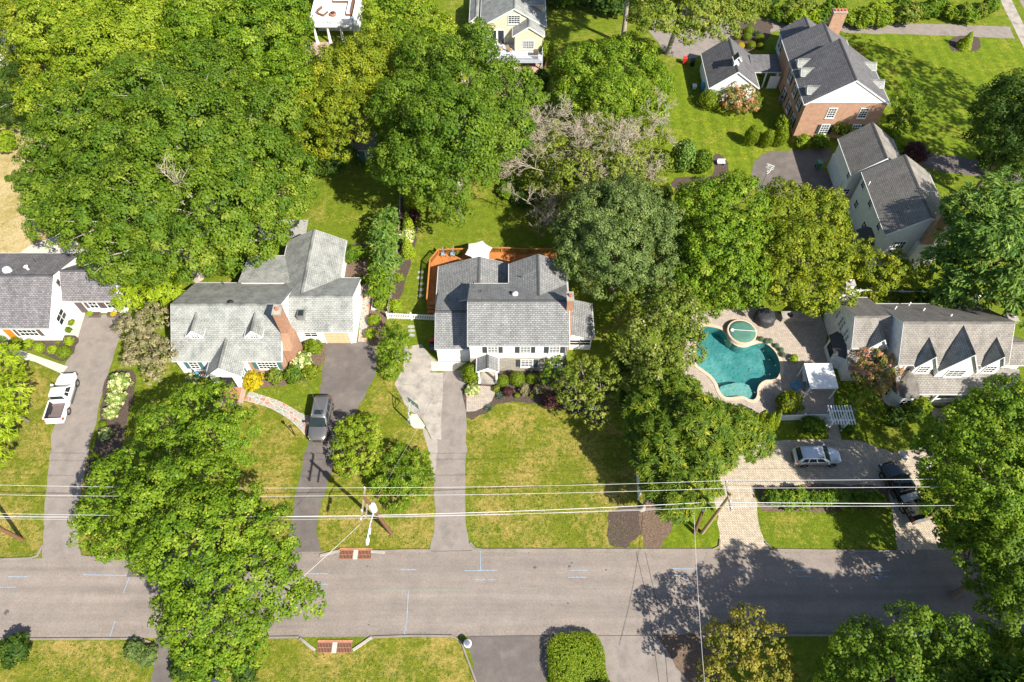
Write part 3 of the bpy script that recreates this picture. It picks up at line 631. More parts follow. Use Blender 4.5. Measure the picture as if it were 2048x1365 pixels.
window(h, 6.6, 42.39, 1.0, 1.15, .95, '-y', None, 1, 2); window(h, 7.8, 42.39, 1.0, 1.05, .95, '-y', None, 1, 2)
door(h, -6.6, 40.99, .02, 2.3, 2.1, '-y', 'white', (4, 4), name='garage_door'); door(h, -5.0, 40.99, .02, .8, 2.0, '-y', 'white', (1, 2))
door(h, -2.5, 39.735, .3, .95, 2.05, '-y', 'white', (2, 3))
chimney(h, 5.45, 6.05, 42.5, 43.5, 0, 8.7, 'brick', (5.65, 6.15, 42.2, 43.8, 3.0, 4.2))
gable(h, -3.6, -1.4, 38.1, 39.75, 2.55, 3.25, 'y', 'white', 'roof_grey', walls=False)
MB().add([(-3.5, 38.2, 2.4), (-1.5, 38.2, 2.4), (-2.5, 38.2, 3.06), (-3.5, 38.26, 2.4), (-1.5, 38.26, 2.4), (-2.5, 38.26, 3.06)], [(0, 1, 2), (5, 4, 3), (0, 3, 4, 1), (1, 4, 5, 2), (2, 5, 3, 0)]).build('portico_pediment', 'white', h)
for x in (-3.4, -1.6): MB().box(x - .1, x + .1, 38.2, 38.4, .16, 2.42).box(x - .15, x + .15, 38.15, 38.45, .02, .16).build('portico_column', 'white', h)
MB().box(-3.3, -1.7, 38.45, 39.74, .0, .3).build('porch_step', 'concrete', h); MB().box(-3.2, -1.8, 38.05, 38.445, .0, .16).build('porch_step', 'concrete', h)
MB().tube([(5.5, 39.66, 4.95), (5.5, 39.66, .2)], .05).build('downpipe', 'shutter_dark', h)
vent(h, 1030, 592, 6.6, .16, .3, 'metal_white', True); vent(h, 962, 585, 6.3, .06, .35, 'dark'); vent(h, 1042, 556, 5.9, .06, .35, 'dark'); vent(h, 947, 569, 5.4, .05, .35, 'dark')
# --- cape with the brick chimney
h = H2 = thing('house', 'white cape house with two dormers and a brick end chimney', 'house')
gable(h, -34.9, -23.6, 39.2, 49.3, 2.85, 6.2, 'x', 'siding_white', 'roof_pale', ridge=44.0)
MB().box(-27.3, -23.74, 39.4, 39.495, 0, 2.75).build('brick_facing', 'brick_tan', h); MB().box(-23.745, -23.68, 39.4, 42.0, 0, 2.6).build('brick_facing', 'brick_tan', h)
dormer(h, -32.3, 1.75, 40.95, 43.6, 3.5, 4.75, 5.75, 'white', 'roof_pale', wz=3.9); dormer(h, -26.3, 1.75, 40.95, 43.6, 3.5, 4.75, 5.75, 'white', 'roof_pale', wz=3.9)
gable(h, -31.1, -27.5, 37.5, 42.2, 2.6, 4.25, 'y', 'siding_white', 'roof_pale')
window(h, -25.4, 39.39, 1.05, 1.9, 1.25, '-y', 'shutter_teal', 5, 3); window(h, -33.1, 39.49, .95, .8, 1.2, '-y', 'shutter_teal', 2, 3)
window(h, -27.79, 38.5, .9, .5, 1.3, '+x', 'shutter_teal', 2, 3, sw=.3)
door(h, -29.3, 37.64, .3, 1.6, 2.05, '-y', 'dark', (2, 1))
gable(h, -23.6, -16.8, 43.0, 50.2, 2.6, 4.75, 'x', 'siding_white', 'roof_pale', ridge=46.1)
gable(h, -25.8, -19.1, 46.5, 55.7, 2.6, 4.5, 'y', 'siding_white', 'roof_pale', ridge=-22.4)
lean(h, -29.9, -23.5, 48.9, 53.4, 2.6, 3.5, '-y', 'siding_white', 'roof_pale')
door(h, -18.8, 43.29, .02, 2.6, 2.15, '-y', 'door_tan', (4, 4), name='garage_door'); window(h, -16.94, 46.4, 1.7, .7, 1.2, '+x')
window(h, -21.5, 43.29, 1.3, 1.3, .8)
chimney(h, -23.58, -22.8, 41.4, 42.5, 0, 7.9, 'brick', (-23.6, -22.6, 40.2, 42.6, 3.2, 4.6))
p = G(602, 626, 4.0); MB().box(p.x - .38, p.x + .38, p.y - .55, p.y + .35, 3.35, 4.12).build('skylight', 'metal', h); MB().box(p.x - .28, p.x + .28, p.y - .45, p.y + .25, 4.12, 4.135).build('skylight_pane', 'glass', h)
dish_vent(h, 461, 605, 6.1); vent(h, 447, 568, 3.3, .05, .4, 'dark')
st = MB().box(-30.1, -27.7, 35.4, 37.55, 0, .16).box(-29.9, -28.2, 36.0, 37.55, .16, .3); st.build('brick_step', 'brick', h)
# --- ranch at the left edge
h = H1 = thing('house', 'white ranch house with dark speckled shingle roof', 'house')
gable(h, -66, -48.9, 43.3, 53.6, 2.8, 5.35, 'x', 'siding_white', 'roof_dark', ridge=48.4)
gable(h, -48.9, -42.9, 47.0, 52.2, 2.6, 4.85, 'x', 'siding_white', 'roof_dark', ridge=49.5)
window(h, -49.04, 45.6, 1.0, 1.5, 1.25, '+x', None, 2, 2); window(h, -49.04, 48.4, 3.9, .35, .4, '+x', None, 1, 1, 'shutter_brown')
window(h, -51.9, 43.59, 1.0, 1.9, 1.1, '-y', 'shutter_brown', 4, 2); window(h, -46.1, 47.29, 1.0, .85, 1.1, '-y', 'shutter_brown'); window(h, -44.2, 47.29, 1.0, .85, 1.1, '-y', 'shutter_brown')
window(h, -43.06, 50.4, 1.4, .7, 1.1, '+x'); door(h, -47.6, 47.29, .1, .9, 2.0, '-y', 'shutter_brown', (1, 3))
door(h, -53.9, 43.59, .2, .95, 2.05, '-y', 'door_orange')
p = G(15, 542, 5.0); MB().lathe([(0, .45), (.35, .42), (.45, .2), (.45, -.4)], p, 8).build('roof_ventilator', 'metal_white', h)
vent(h, 57, 540, 4.7, .12, .5, 'metal_white', True); vent(h, 70, 522, 4, .05, .4, 'dark')
# --- pool house (right)
h = H4 = thing('house', 'white house with pointed dormers, front porch and weathered tan roof by the pool', 'house')
gable(h, 38.25, 49.1, 37.5, 45.3, 4.9, 8.0, 'x', 'siding_white', 'roof_tan', ridge=40.5, ze1=4.4, roof1='roof_brown')
gable(h, 34.5, 38.25, 39.9, 46.8, 4.2, 6.6, 'x', 'siding_white', 'roof_tan', ridge=42.2, ze1=3.5, roof1='roof_brown')
lean(h, 38.5, 51.0, 35.5, 37.79, 2.55, 3.6, '+y', 'siding_white', 'roof_tan', walls=False)
lean(h, 34.4, 36.6, 38.3, 40.19, 2.5, 3.4, '+y', 'siding_white', 'roof_tan')
lean(h, 36.6, 38.5, 38.6, 40.19, 2.4, 2.9, '+y', 'siding_white', 'roof_tan')
dormer(h, 37.0, 2.1, 39.7, 42.0, 2.9, 4.35, 6.1, 'white', 'roof_pale', wz=3.3)
for x in (40.9, 47.5): dormer(h, x, 2.2, 37.2, 40.0, 3.4, 4.85, 6.9, 'white', 'roof_pale', wz=3.75)
dormer(h, 44.1, 3.9, 36.9, 40.4, 3.1, 4.6, 7.75, 'white', 'roof_pale', wz=3.5)
for y, w_, z_, hh in ((45.3, .34, 2.7, .9), (44.7, .34, 2.7, 1.2), (43.7, .34, 2.7, 1.5), (43.1, .34, 2.7, 1.6), (42.1, .34, 2.7, 1.6), (41.5, .34, 2.7, 1.4)): window(h, 34.64, y, z_, w_, hh, '-x', None, 2, 3)
pb = [(34.66, 39.9), (33.75, 40.4), (33.75, 42.6), (34.66, 43.1)]
bw = MB().prism(pb, 0, 2.3); bw.build('bay', 'siding_white', h, fix=True)
MB().add([(p[0], p[1], 2.31) for p in ((34.66, 39.7), (33.5, 40.3), (33.5, 42.7), (34.66, 43.3))] + [(34.655, 40.9, 3.1), (34.655, 42.1, 3.1)], [(0, 4, 1), (1, 4, 5, 2), (2, 5, 3), (3, 2, 1, 0), (0, 3, 5, 4)]).build('bay_roof', 'roof_slate', h, fix=True)
window(h, 33.75, 41.5, .8, 1.5, 1.2, '-x', None, 1, 1); window(h, 34.64, 39.2, .9, .6, 1.0, '-x')
pe = [(38.4, 37.4), (38.4, 36.0), (39.1, 35.2), (40.4, 35.2), (41.1, 36.0), (41.1, 37.4)]
MB().prism(pe, 0, 2.45).build('bay', 'siding_white', h, fix=True)
MB().add([(p[0] + (p[0] - 39.75) * .12, p[1] - .15, 2.47) for p in pe] + [(39.75, 37.5, 3.9)], [(i, i + 1, 6) for i in range(5)] + [(5, 4, 3, 2, 1, 0)]).build('bay_roof', 'roof_tan', h, fix=True)
window(h, 39.75, 35.19, .8, .95, 1.1); window(h, 38.39, 36.6, .8, .7, 1.1, '-x'); window(h, 35.6, 38.5, .9, .8, 1.0)
for x in (43.0, 45.4, 47.8, 50.2): MB().box(x - .09, x + .09, 35.7, 35.88, 0, 2.44).build('porch_post', 'white', h)
for x0, x1 in ((43.1, 45.3), (45.5, 47.7), (47.9, 50.1)):
    r_ = MB().box(x0, x1, 35.75, 35.83, .95, 1.03).box(x0, x1, 35.75, 35.83, .35, .42)
    for i in range(14): xx = x0 + .08 + i * (x1 - x0 - .16) / 13; r_.box(xx - .02, xx + .02, 35.77, 35.81, .42, .95)
    r_.build('porch_railing', 'white', h)
MB().box(41.2, 51, 35.6, 37.75, 0, .3).build('porch_floor', 'concrete', h)
for i in range(3): MB().box(41.3, 42.9, 35.2 - i * .32, 35.595 - i * .32 - .001, 0, .26 - .08 * i).build('porch_step', 'concrete_white', h)
door(h, 42.1, 37.79, .3, 1.0, 2.05, '-y', 'door_tan')
chimney(h, 34.8, 35.7, 46.3, 47.0, 0, 6.2, 'white'); chimney(h, 49.1, 50.0, 41.0, 41.9, 0, 7.3, 'white')
gable(h, 48.8, 51.4, 37.9, 41.5, 4.2, 5.6, 'x', 'siding_white', 'roof_tan')
for a in ((1790, 618, 5.6), (1818, 610, 4.9), (1846, 622, 5.8), (1900, 634, 6.8)): vent(h, *a, .07, .4, 'metal_white')
# --- white stucco house
h = H5 = thing('house', 'white stucco house with stepped brown grey roofs and a wide garage door', 'house')
gable(h, 40.5, 47.2, 64.2, 70.5, 4.7, 7.3, 'y', 'stucco', 'roof_brown', ridge=43.7, roof1='roof_tan')
gable(h, 41.25, 49.1, 53.9, 63.7, 5.6, 8.35, 'y', 'stucco', 'roof_brown', ridge=45.1, roof1='roof_tan')
door(h, 40.79, 68.0, .02, 4.6, 2.3, '-x', 'metal_white', (6, 4), name='garage_door'); window(h, 40.79, 65.1, 3.3, .6, .9, '-x')
for y, z_ in ((62.6, 4.2), (59.6, 4.2), (56.0, 4.2), (61.9, 1.6), (58.4, 1.6)): window(h, 41.54, y, z_, .75, 1.0, '-x', None, 2, 2)
window(h, 43.6, 54.04, 3.2, 1.2, 1.1, '-y', None, 4, 2); window(h, 41.0, 64.34, 1.4, .7, .8, '-y')
bp_ = [(41.56, 54.9), (40.5, 55.5), (40.5, 57.3), (41.56, 57.9)]; MB().prism(bp_, 0, 2.4).build('bay', 'stucco', h, fix=True)
MB().add([(p[0], p[1], 2.41) for p in ((41.56, 54.7), (40.2, 55.3), (40.2, 57.5), (41.56, 58.1))] + [(41.555, 55.8, 3.3), (41.555, 57.0, 3.3)], [(0, 4, 1), (1, 4, 5, 2), (2, 5, 3), (3, 2, 1, 0), (0, 3, 5, 4)]).build('bay_roof', 'roof_slate', h, fix=True)
window(h, 40.49, 56.4, .8, 1.3, 1.2, '-x', None, 3, 3)
chimney(h, 45.5, 46.7, 53.35, 53.98, 4.6, 9.1, 'brick_tan', None, 2); MB().box(45.2, 47.0, 53.3, 53.98, 0, 4.6).build('chimney_breast', 'stucco', h)
vent(h, 1735, 335, 5.5, .1, .3, 'metal_white', True); vent(h, 1738, 368, 6.1, .06, .35, 'metal_white')
# --- brick house
h = H6 = thing('house', 'red brick house with dark slate coloured roofs and a white gable', 'house')
gable(h, 37.2, 48.1, 75.9, 84.4, 5.6, 9.2, 'y', 'brick_tan', 'roof_slate', ridge=42.45)
gf = [(37.9, 5.75), (42.45, 8.85), (47.4, 5.75)]
MB().add([(x, 76.03, z) for x, z in gf] + [(x, 75.97, z) for x, z in gf], [(0, 1, 2), (5, 4, 3), (0, 3, 4, 1), (1, 4, 5, 2), (2, 5, 3, 0)]).build('white_gable', 'white', h, fix=True)
gable(h, 37.5, 46.4, 84.2, 90.3, 5.0, 7.75, 'y', 'brick_tan', 'roof_slate', ridge=42.3)
gable(h, 38.8, 45.2, 90.0, 95.7, 3.0, 5.1, 'y', 'siding_white', 'roof_slate', ridge=41.9)
for y in (83.3, 81.4, 77.8): dormer(h, y, 1.4, 37.6, 40.2, 5.2, 6.3, 7.0, 'white', 'roof_pale', '-x')
for y in (82.6, 79.0): dormer(h, y, 1.4, 45.0, 47.7, 5.2, 6.3, 7.0, 'white', 'roof_pale', '+x')
for y in (78.0, 80.5, 83.4):
    window(h, 37.49, y, 3.4, .8, 1.3, '-x', 'shutter_dark'); window(h, 37.49, y, .8, .8, 1.3, '-x', 'shutter_dark')
for x in (41.2, 45.3): window(h, x, 76.04, 3.4, .95, 1.4, '-y', None, 3, 4); window(h, x, 76.04, .8, .95, 1.4, '-y', 'shutter_dark', 3, 4)
for y in (91.2, 92.3, 93.4, 94.5): window(h, 39.09, y, .9, .7, 1.4, '-x')
chimney(h, 42.9, 44.7, 89.6, 90.4, 0, 9.4, 'brick_tan', None, 4)
dish_vent(h, 1691, 130, 8.2)
lean(h, 33.3, 37.3, 86.3, 89.6, 2.75, 3.2, '+y', 'white', 'roof_slate', walls=False)
for x in (33.8, 35.4, 37.0): MB().box(x - .08, x + .08, 86.5, 86.66, 0, 2.6).build('breezeway_post', 'white', h)
MB().box(36.0, 37.4, 86.35, 86.42, 0, 2.0).build('lattice_panel', 'white', h)
g_ = thing('garage', 'detached white garage with slate grey roof and cupola', 'garage')
gable(g_, 26.8, 33.6, 82.9, 90.5, 2.7, 5.3, 'y', 'siding_white', 'roof_slate', ridge=30.1)
p = G(1470, 122, 5.6); MB().box(29.75, 30.45, p.y - .35, p.y + .35, 4.9, 6.0).build('cupola', 'white', g_)
gable(g_, 29.6, 30.6, p.y - .5, p.y + .5, 5.95, 6.6, 'y', 'white', 'roof_slate', walls=False, t=.06)
# --- cream bungalow at the top
h = H7 = thing('house', 'cream bungalow with white trimmed gables above a grey deck', 'house')
gable(h, -4.5, 4.9, 94.6, 108, 4.2, 7.0, 'y', 'siding_cream', 'roof_pale', ridge=.3, base=0)
gable(h, .1, 4.6, 92.6, 97, 4.0, 5.5, 'y', 'siding_cream', 'roof_pale', ridge=2.35)
gable(h, -.4, 4.7, 97.6, 104, 5.7, 7.2, 'x', 'siding_cream', 'roof_pale')
gable(h, -6.2, -4.3, 97, 103, 3.4, 4.2, 'y', 'siding_cream', 'roof_pale')
window(h, .3, 94.74, 4.6, 1.6, 1.2, '-y', None, 4, 4); door(h, -2.7, 94.74, 1.55, .85, 2.0, '-y', 'glass', (3, 5)); door(h, -1.6, 94.74, 1.55, .85, 2.0, '-y', 'glass', (3, 5))
window(h, -3.75, 94.74, 1.75, .5, 1.8, '-y', None, 2, 5); window(h, 2.35, 92.74, 1.95, 1.5, 1.2, '-y', None, 6, 4); window(h, .38, 93.7, 1.95, .8, 1.2, '-x', None, 3, 4)
dk = thing('deck', 'raised grey deck behind the cream bungalow', 'deck')
pm('deck_grey', (.47, .49, .55), (.4, .42, .48), 2, .8)
MB().box(-3.6, 4.4, 90.3, 94.6, 1.3, 1.5).build('platform', 'deck_grey', dk)
rl = MB().box(-3.6, 4.4, 90.3, 90.38, 2.4, 2.48).box(-3.6, 4.4, 90.3, 90.38, 1.6, 1.66)
for i in range(50): xx = -3.55 + i * 7.9 / 49; rl.box(xx - .02, xx + .02, 90.32, 90.36, 1.66, 2.4)
rl.box(4.32, 4.4, 90.4, 92.7, 2.4, 2.48)
rl.build('railing', 'deck_grey', dk)
for x in (-3.5, .4, 4.3): MB().box(x - .09, x + .09, 90.4, 90.58, 0, 1.3).build('post', 'deck_grey', dk)
# --- white balcony house, top left
h = H8 = thing('house', 'white house with columned porch and balustraded balcony', 'house')
x0, x1 = G(620, 62, 3).x, G(705, 62, 3).x; yf = G(640, 88, 0).y
MB().box(x0 - .2, x1 + .3, yf - .1, yf + 9, 2.75, 3.05).build('balcony_floor', 'stucco', h)
MB().box(x0, x1, yf + 3.2, yf + 9, 0, 2.75).build('wall', 'siding_white', h); MB().box(x0 - 1, x1 - 3, yf + 8, yf + 14, 0, 6).build('wall', 'siding_white', h)
for i in range(4): xx = x0 + .2 + i * (x1 - x0 - .3) / 3; MB().lathe([(.28, 0), (.28, .15), (.2, .2), (.17, 2.6), (.26, 2.7), (.26, 2.75)], (xx, yf + .25, 0), 12).build('column', 'white', h)
def balus(P, z):
    for a, b in zip(P, P[1:]):
        a, b = Vector((*a, z)), Vector((*b, z)); r_ = MB().bar(a + Vector((0, 0, .95)), b + Vector((0, 0, .95)), .14, .08).bar(a + Vector((0, 0, .12)), b + Vector((0, 0, .12)), .1, .08)
        n = int((b - a).length / .2)
        for i in range(n): q = a.lerp(b, (i + .5) / n); r_.box(q.x - .04, q.x + .04, q.y - .04, q.y + .04, z + .14, z + .92)
        r_.build('balustrade', 'white', h)
        MB().box(a.x - .13, a.x + .13, a.y - .13, a.y + .13, z, z + 1.1).build('newel_post', 'white', h)
balus([(x0, yf + 8.5), (x0, yf), (x0 + (x1 - x0) / 2, yf), (x1, yf), (x1, yf + 8.5)], 3.05)
# --- shed and far-left building
sh_ = thing('shed', 'small brown roofed shed with a teal door under the oak', 'shed'); p = G(735, 325)
gable(sh_, p.x - 1.6, p.x + 1.3, p.y, p.y + 3.2, 2.1, 3.1, 'x', 'wood_brown', 'roof_brown')
door(sh_, p.x - .6, p.y + .29, .02, .9, 1.7, '-y', 'shutter_teal', (1, 2)); window(sh_, p.x + .5, p.y + .29, .8, .5, .7)
ob = thing('outbuilding', 'pale outbuilding at the far left beyond the trees', 'building'); p = G(5, 135)
gable(ob, p.x - 5, p.x + 1.6, p.y, p.y + 5, 3.2, 4.6, 'x', 'stucco', 'roof_tan')
# ------------------------------------------------------------ trees and shrubs
def nrm(a): return a / np.maximum(np.linalg.norm(a, axis=1, keepdims=True), 1e-6)
def leafmesh(name, C, N, L, Wd, tint, T=None):
    n = len(C); N = nrm(N)
    if T is None: T = rng.normal(size=(n, 3))
    T = nrm(T - N * np.sum(T * N, 1, keepdims=True)); Bt = np.cross(N, T)
    L = np.asarray(L).reshape(-1, 1) * np.ones((n, 1)); Wd = np.asarray(Wd).reshape(-1, 1) * np.ones((n, 1))
    V = np.empty((n, 4, 3), np.float32)
    V[:, 0] = C - T * L / 2; V[:, 2] = C + T * L / 2 - N * L * .08
    V[:, 1] = C + Bt * Wd / 2 + N * Wd * .12 + T * L * .06; V[:, 3] = C - Bt * Wd / 2 + N * Wd * .12 + T * L * .06
    me = bpy.data.meshes.new(name)
    me.vertices.add(n * 4); me.vertices.foreach_set('co', V.ravel())
    me.loops.add(n * 4); me.loops.foreach_set('vertex_index', np.arange(n * 4, dtype=np.int32))
    me.polygons.add(n); me.polygons.foreach_set('loop_start', np.arange(0, n * 4, 4, dtype=np.int32))
    at = me.attributes.new('tint', 'FLOAT', 'POINT'); at.data.foreach_set('value', np.repeat(np.clip(tint, 0, 1), 4).astype(np.float32))
    me.update(calc_edges=True); return me
def dirs(n, zmin=-.4):
    d = nrm(rng.normal(size=(int(n * 2.2) + 8, 3))); d = d[d[:, 2] > zmin]
    return d[:n]
def crown_leaves(lobes, leaf=.34, dens=1., clump=1., style='broad', gap=0., flat=.8, zmin=-.4):
    Cs, Ns, Ls, Ws, Ts, Tn = [], [], [], [], [], []
    ctr = np.array([l[0] for l in lobes]); rad = np.array([l[1] for l in lobes])
    for i, (c, r) in enumerate(lobes):
        ncl = max(6, int(13 * r * r / clump ** 1.5 * (1 - gap * .5))); d = dirs(ncl, zmin)
        rr = r * (.70 + .34 * rng.random((len(d), 1)) ** .8)
        pc = np.array(c) + d * rr * np.array([1, 1, flat])
        keep = np.ones(len(pc), bool)
        for j in range(len(lobes)):
            if j != i: keep &= np.linalg.norm((pc - ctr[j]) / np.array([1, 1, flat]), axis=1) > .72 * rad[j]
        pc, d = pc[keep], d[keep]
        if style != 'frond' and len(pc) > 3:           # keep the clumps apart so that dark gaps open between them
            sp = (.34 + .12 * r) * clump * (.92 + .9 * gap); ok = []
            for q_ in range(len(pc)):
                if not ok or np.min(np.sum((pc[ok] - pc[q_]) ** 2, 1)) > sp * sp: ok.append(q_)
            pc, d = pc[ok], d[ok]
        if not len(pc): continue
        rc = (.34 + .12 * r) * clump * rng.choice([.6, .8, 1., 1.2, 1.5], len(pc)) * rng.uniform(.9, 1.1, len(pc)); ct = rng.random(len(pc))
        nl = np.maximum(8, (dens * 9.0 * (rc / leaf) ** 2).astype(int)) if style != 'frond' else np.full(len(pc), int(40 * dens))
        idx = np.repeat(np.arange(len(pc)), nl); m = len(idx)
        d2 = nrm(rng.normal(size=(m, 3)) + .75 * d[idx] + np.array([0, 0, .35]))
        if style == 'frond':
            a = rng.random(m) * 2 * np.pi; h = np.stack([np.cos(a), np.sin(a), rng.uniform(-.25, .75, m)], 1)
            h = nrm(h + .5 * d[idx]); ln = rng.uniform(.55, 1.0, m) * clump
            C = pc[idx] + h * ln[:, None] * .55; T = h; N = nrm(np.array([0, 0, 1.]) + .5 * d[idx] + .35 * rng.normal(size=(m, 3))); Lf = ln; Wf = ln * .17
        elif style == 'needle':
            C = pc[idx] + d2 * (rc[idx] * rng.random(m) ** .5)[:, None] * np.array([1, 1, .45])
            T = d[idx] * np.array([1, 1, .2]) + .5 * rng.normal(size=(m, 3)) * np.array([1, 1, .35]) + np.array([0, 0, -.18]); N = nrm(np.array([0, 0, 1.]) + .55 * rng.normal(size=(m, 3)) + .4 * d[idx])
            Lf = leaf * rng.uniform(1.2, 2.2, m); Wf = Lf * .22
        else:
            C = pc[idx] + d2 * (rc[idx] * (.35 + .65 * rng.random(m) ** .6))[:, None] * np.array([1, 1, .7])
            T = rng.normal(size=(m, 3)); N = nrm(.95 * d2 + .3 * d[idx] + np.array([0, 0, .25]) + .34 * rng.normal(size=(m, 3)))
            Lf = leaf * rng.uniform(.65, 1.35, m); Wf = Lf * rng.uniform(.6, .85, m)
        Cs.append(C); Ts.append(T); Ns.append(N); Ls.append(Lf); Ws.append(Wf); Tn.append(.5 * ct[idx] + .5 * rng.random(m) + rng.normal(0, .06, m))
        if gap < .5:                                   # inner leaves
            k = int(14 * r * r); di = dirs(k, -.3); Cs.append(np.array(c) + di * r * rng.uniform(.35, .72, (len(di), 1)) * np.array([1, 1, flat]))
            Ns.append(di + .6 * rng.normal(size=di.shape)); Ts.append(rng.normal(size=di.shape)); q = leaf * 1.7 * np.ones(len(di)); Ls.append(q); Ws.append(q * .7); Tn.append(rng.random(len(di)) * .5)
    return [np.concatenate(x) for x in (Cs, Ns, Ls, Ws, Tn, Ts)]
def limbs(mb, base, lobes, r0, fork=.45, twigs=3, seed=1):
    rg = random.Random(seed); top = Vector(np.mean([l[0] for l in lobes], axis=0)); b = Vector(base)
    zf = b.z + (top.z - b.z) * fork; f = Vector((b.x + (top.x - b.x) * .3, b.y + (top.y - b.y) * .3, zf))
    mid = b.lerp(f, .5) + Vector((rg.uniform(-.2, .2), rg.uniform(-.2, .2), 0))
    mb.tube([b - Vector((0, 0, .1)), b + (mid - b) * .15, mid, f], [r0 * 1.5, r0 * 1.08, r0 * .92, r0 * .8], 9)
    for c, r in lobes:
        c = Vector(c); s = f if rg.random() < .6 else mid.lerp(f, .6)
        m1 = s.lerp(c, .5) + Vector((rg.uniform(-.5, .5), rg.uniform(-.5, .5), rg.uniform(.1, .6)))
        mb.tube([s, m1, c], [r0 * .5, r0 * .34, r0 * .2], 6, False)
        for k in range(twigs):
            a = rg.uniform(0, 6.28); e = c + Vector((math.cos(a), math.sin(a), rg.uniform(-.1, .8))) * r * rg.uniform(.75, .98)
            q = m1.lerp(c, rg.uniform(.3, 1)); mb.tube([q, q.lerp(e, .55) + Vector((0, 0, rg.uniform(0, .3))), e], [r0 * .17, r0 * .1, .015], 5, False)
NTREE = [0]
def tree(name, label, lobes, mat, base=None, leaf=.26, dens=1., clump=1., style='broad', gap=0., r0=.3, bark='bark', cat='tree', group=None, world=False, flat=.8, fork=.45, twigs=3, zmin=-.4):
    "lobes: (px, py, height, radius m); base: ground pixel"
    Lw = [((Vector(l[:3]) if world else G(l[0], l[1], l[2])), l[3]) for l in lobes]
    if base is None:
        m = sum((c * r for c, r in Lw), Vector()) / sum(r for c, r in Lw); b = Vector((m.x, m.y, 0))
    else: b = Vector((*base, 0)) if world or len(base) == 3 else G(*base)
    b.z = 0
    t = thing(name, label, cat, b, 0, group); NTREE[0] += 1
    loc = [(np.array(c - b), r) for c, r in Lw]
    mb = MB(); limbs(mb, (0, 0, 0), loc, r0, fork, twigs, NTREE[0]); mb.build('trunk', bark, t)
    C, N, Lf, Wf, tn, T = crown_leaves(loc, leaf, dens, clump, style, gap, flat, zmin)
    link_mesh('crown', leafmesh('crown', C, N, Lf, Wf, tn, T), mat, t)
    return t
T = tree
T('oak_tree', 'huge dark green oak behind the grey roofed cape house', [(180, 240, 12, 4.8), (290, 190, 13.5, 5), (410, 170, 13.5, 4.6), (520, 235, 12.5, 4.4), (565, 335, 11, 3.4), (240, 310, 13, 5), (370, 270, 15.5, 5.6), (480, 320, 14, 4.8), (120, 290, 10, 3.6)], 'lf_oak', r0=.55, leaf=.25, gap=.22, bark='bark_pale', twigs=5)
T('oak_tree', 'broad oak overhanging the ranch roof with a bare dead branch on top', [(115, 380, 9, 3.8), (85, 335, 8.5, 2.6), (200, 420, 11.5, 4.6), (310, 400, 13, 5), (425, 410, 13, 5), (530, 400, 10.5, 4), (270, 490, 10, 4.2), (370, 490, 10.5, 4.4), (480, 460, 10.5, 4.2), (215, 515, 8, 2.8), (580, 380, 9, 2.6), (120, 440, 8, 3), (520, 480, 8, 2.4)], 'lf_oak', r0=.55, leaf=.25, gap=.22, bark='bark_pale', twigs=5)
T('maple_tree', 'bright yellow green tree in the upper left corner', [(110, 60, 12, 4.6), (200, 110, 12, 4.8), (280, 50, 13, 5), (160, 175, 9.5, 3.8), (90, 200, 8, 3), (330, 110, 11, 3.8), (200, 10, 12, 4.5)], 'lf_bright', r0=.4)
T('maple_tree', 'golden tinged tree at the far left edge of the wood', [(35, 30, 9, 3.6), (60, 90, 8.5, 3.2), (60, 140, 8, 2.8), (10, -10, 9, 3.5)], 'lf_gold', r0=.3)
T('maple_tree', 'tall green tree left of the white balcony', [(400, 60, 13, 5), (500, 85, 13, 5), (555, 40, 12.5, 4), (603, 150, 10, 3), (560, 180, 11, 4), (605, 230, 8, 2.8), (440, 5, 13, 5), (572, 100, 9.5, 2.8)], 'lf_maple', r0=.45)
T('pine_tree', 'sparse dark pine with pale leaning trunks at the left edge', [(8, 165, 9, 2.6), (30, 205, 7, 2), (10, 215, 6, 2)], 'lf_dark', (70, 245), style='needle', gap=.4, r0=.22, bark='bark_pale')
T('ash_tree', 'golden green tree below the white balcony', [(685, 160, 10, 4), (735, 120, 9.5, 3.6), (655, 215, 9.5, 3.8), (635, 265, 7.5, 2.8), (700, 240, 9.5, 3.4), (765, 160, 8.5, 2.6), (670, 285, 7, 2.2)], 'lf_gold', leaf=.23, r0=.3, gap=.15)
T('holly_tree', 'bright green holly right of the white balcony', [(757, 20, 9, 2.3), (755, 70, 8, 2.2), (778, 50, 8, 2.4)], 'lf_bright', leaf=.26, r0=.22)
T('holly_tree', 'upright bright green holly left of the cream bungalow', [(840, 30, 9, 2.6), (850, 80, 7.5, 2.4), (815, 110, 6.5, 2.2), (880, 60, 7, 2.2), (905, 100, 5, 1.8)], 'lf_bright', leaf=.26, r0=.22)
T('holly_tree', 'green holly between the two bright hollies', [(800, 20, 9, 2.6), (795, 75, 7.5, 2.4), (770, 130, 6, 2.2), (790, 170, 5, 2)], 'lf_maple', leaf=.26, r0=.22)
T('yew_shrub', 'dark understorey shrub below the golden green tree', [(650, 318, 2.5, 2.2), (690, 325, 2.2, 2), (620, 300, 2.5, 1.8)], 'lf_dark', leaf=.24, r0=.1, cat='shrub')
T('oak_tree', 'large deep green oak in the middle garden', [(930, 160, 13, 4.6), (1005, 190, 12, 4), (860, 130, 12, 3.8), (820, 215, 12, 4), (905, 255, 14.5, 4.8), (1000, 265, 11, 3.6), (1045, 195, 10, 2.8), (840, 320, 11.5, 4), (925, 345, 10, 3.6), (880, 395, 8, 2.4), (790, 265, 9, 2.6), (950, 85, 10.5, 2.8), (915, 430, 6, 1.6), (780, 330, 9, 2.4)], 'lf_mid', r0=.5, leaf=.27, gap=.1, bark='bark_pale')
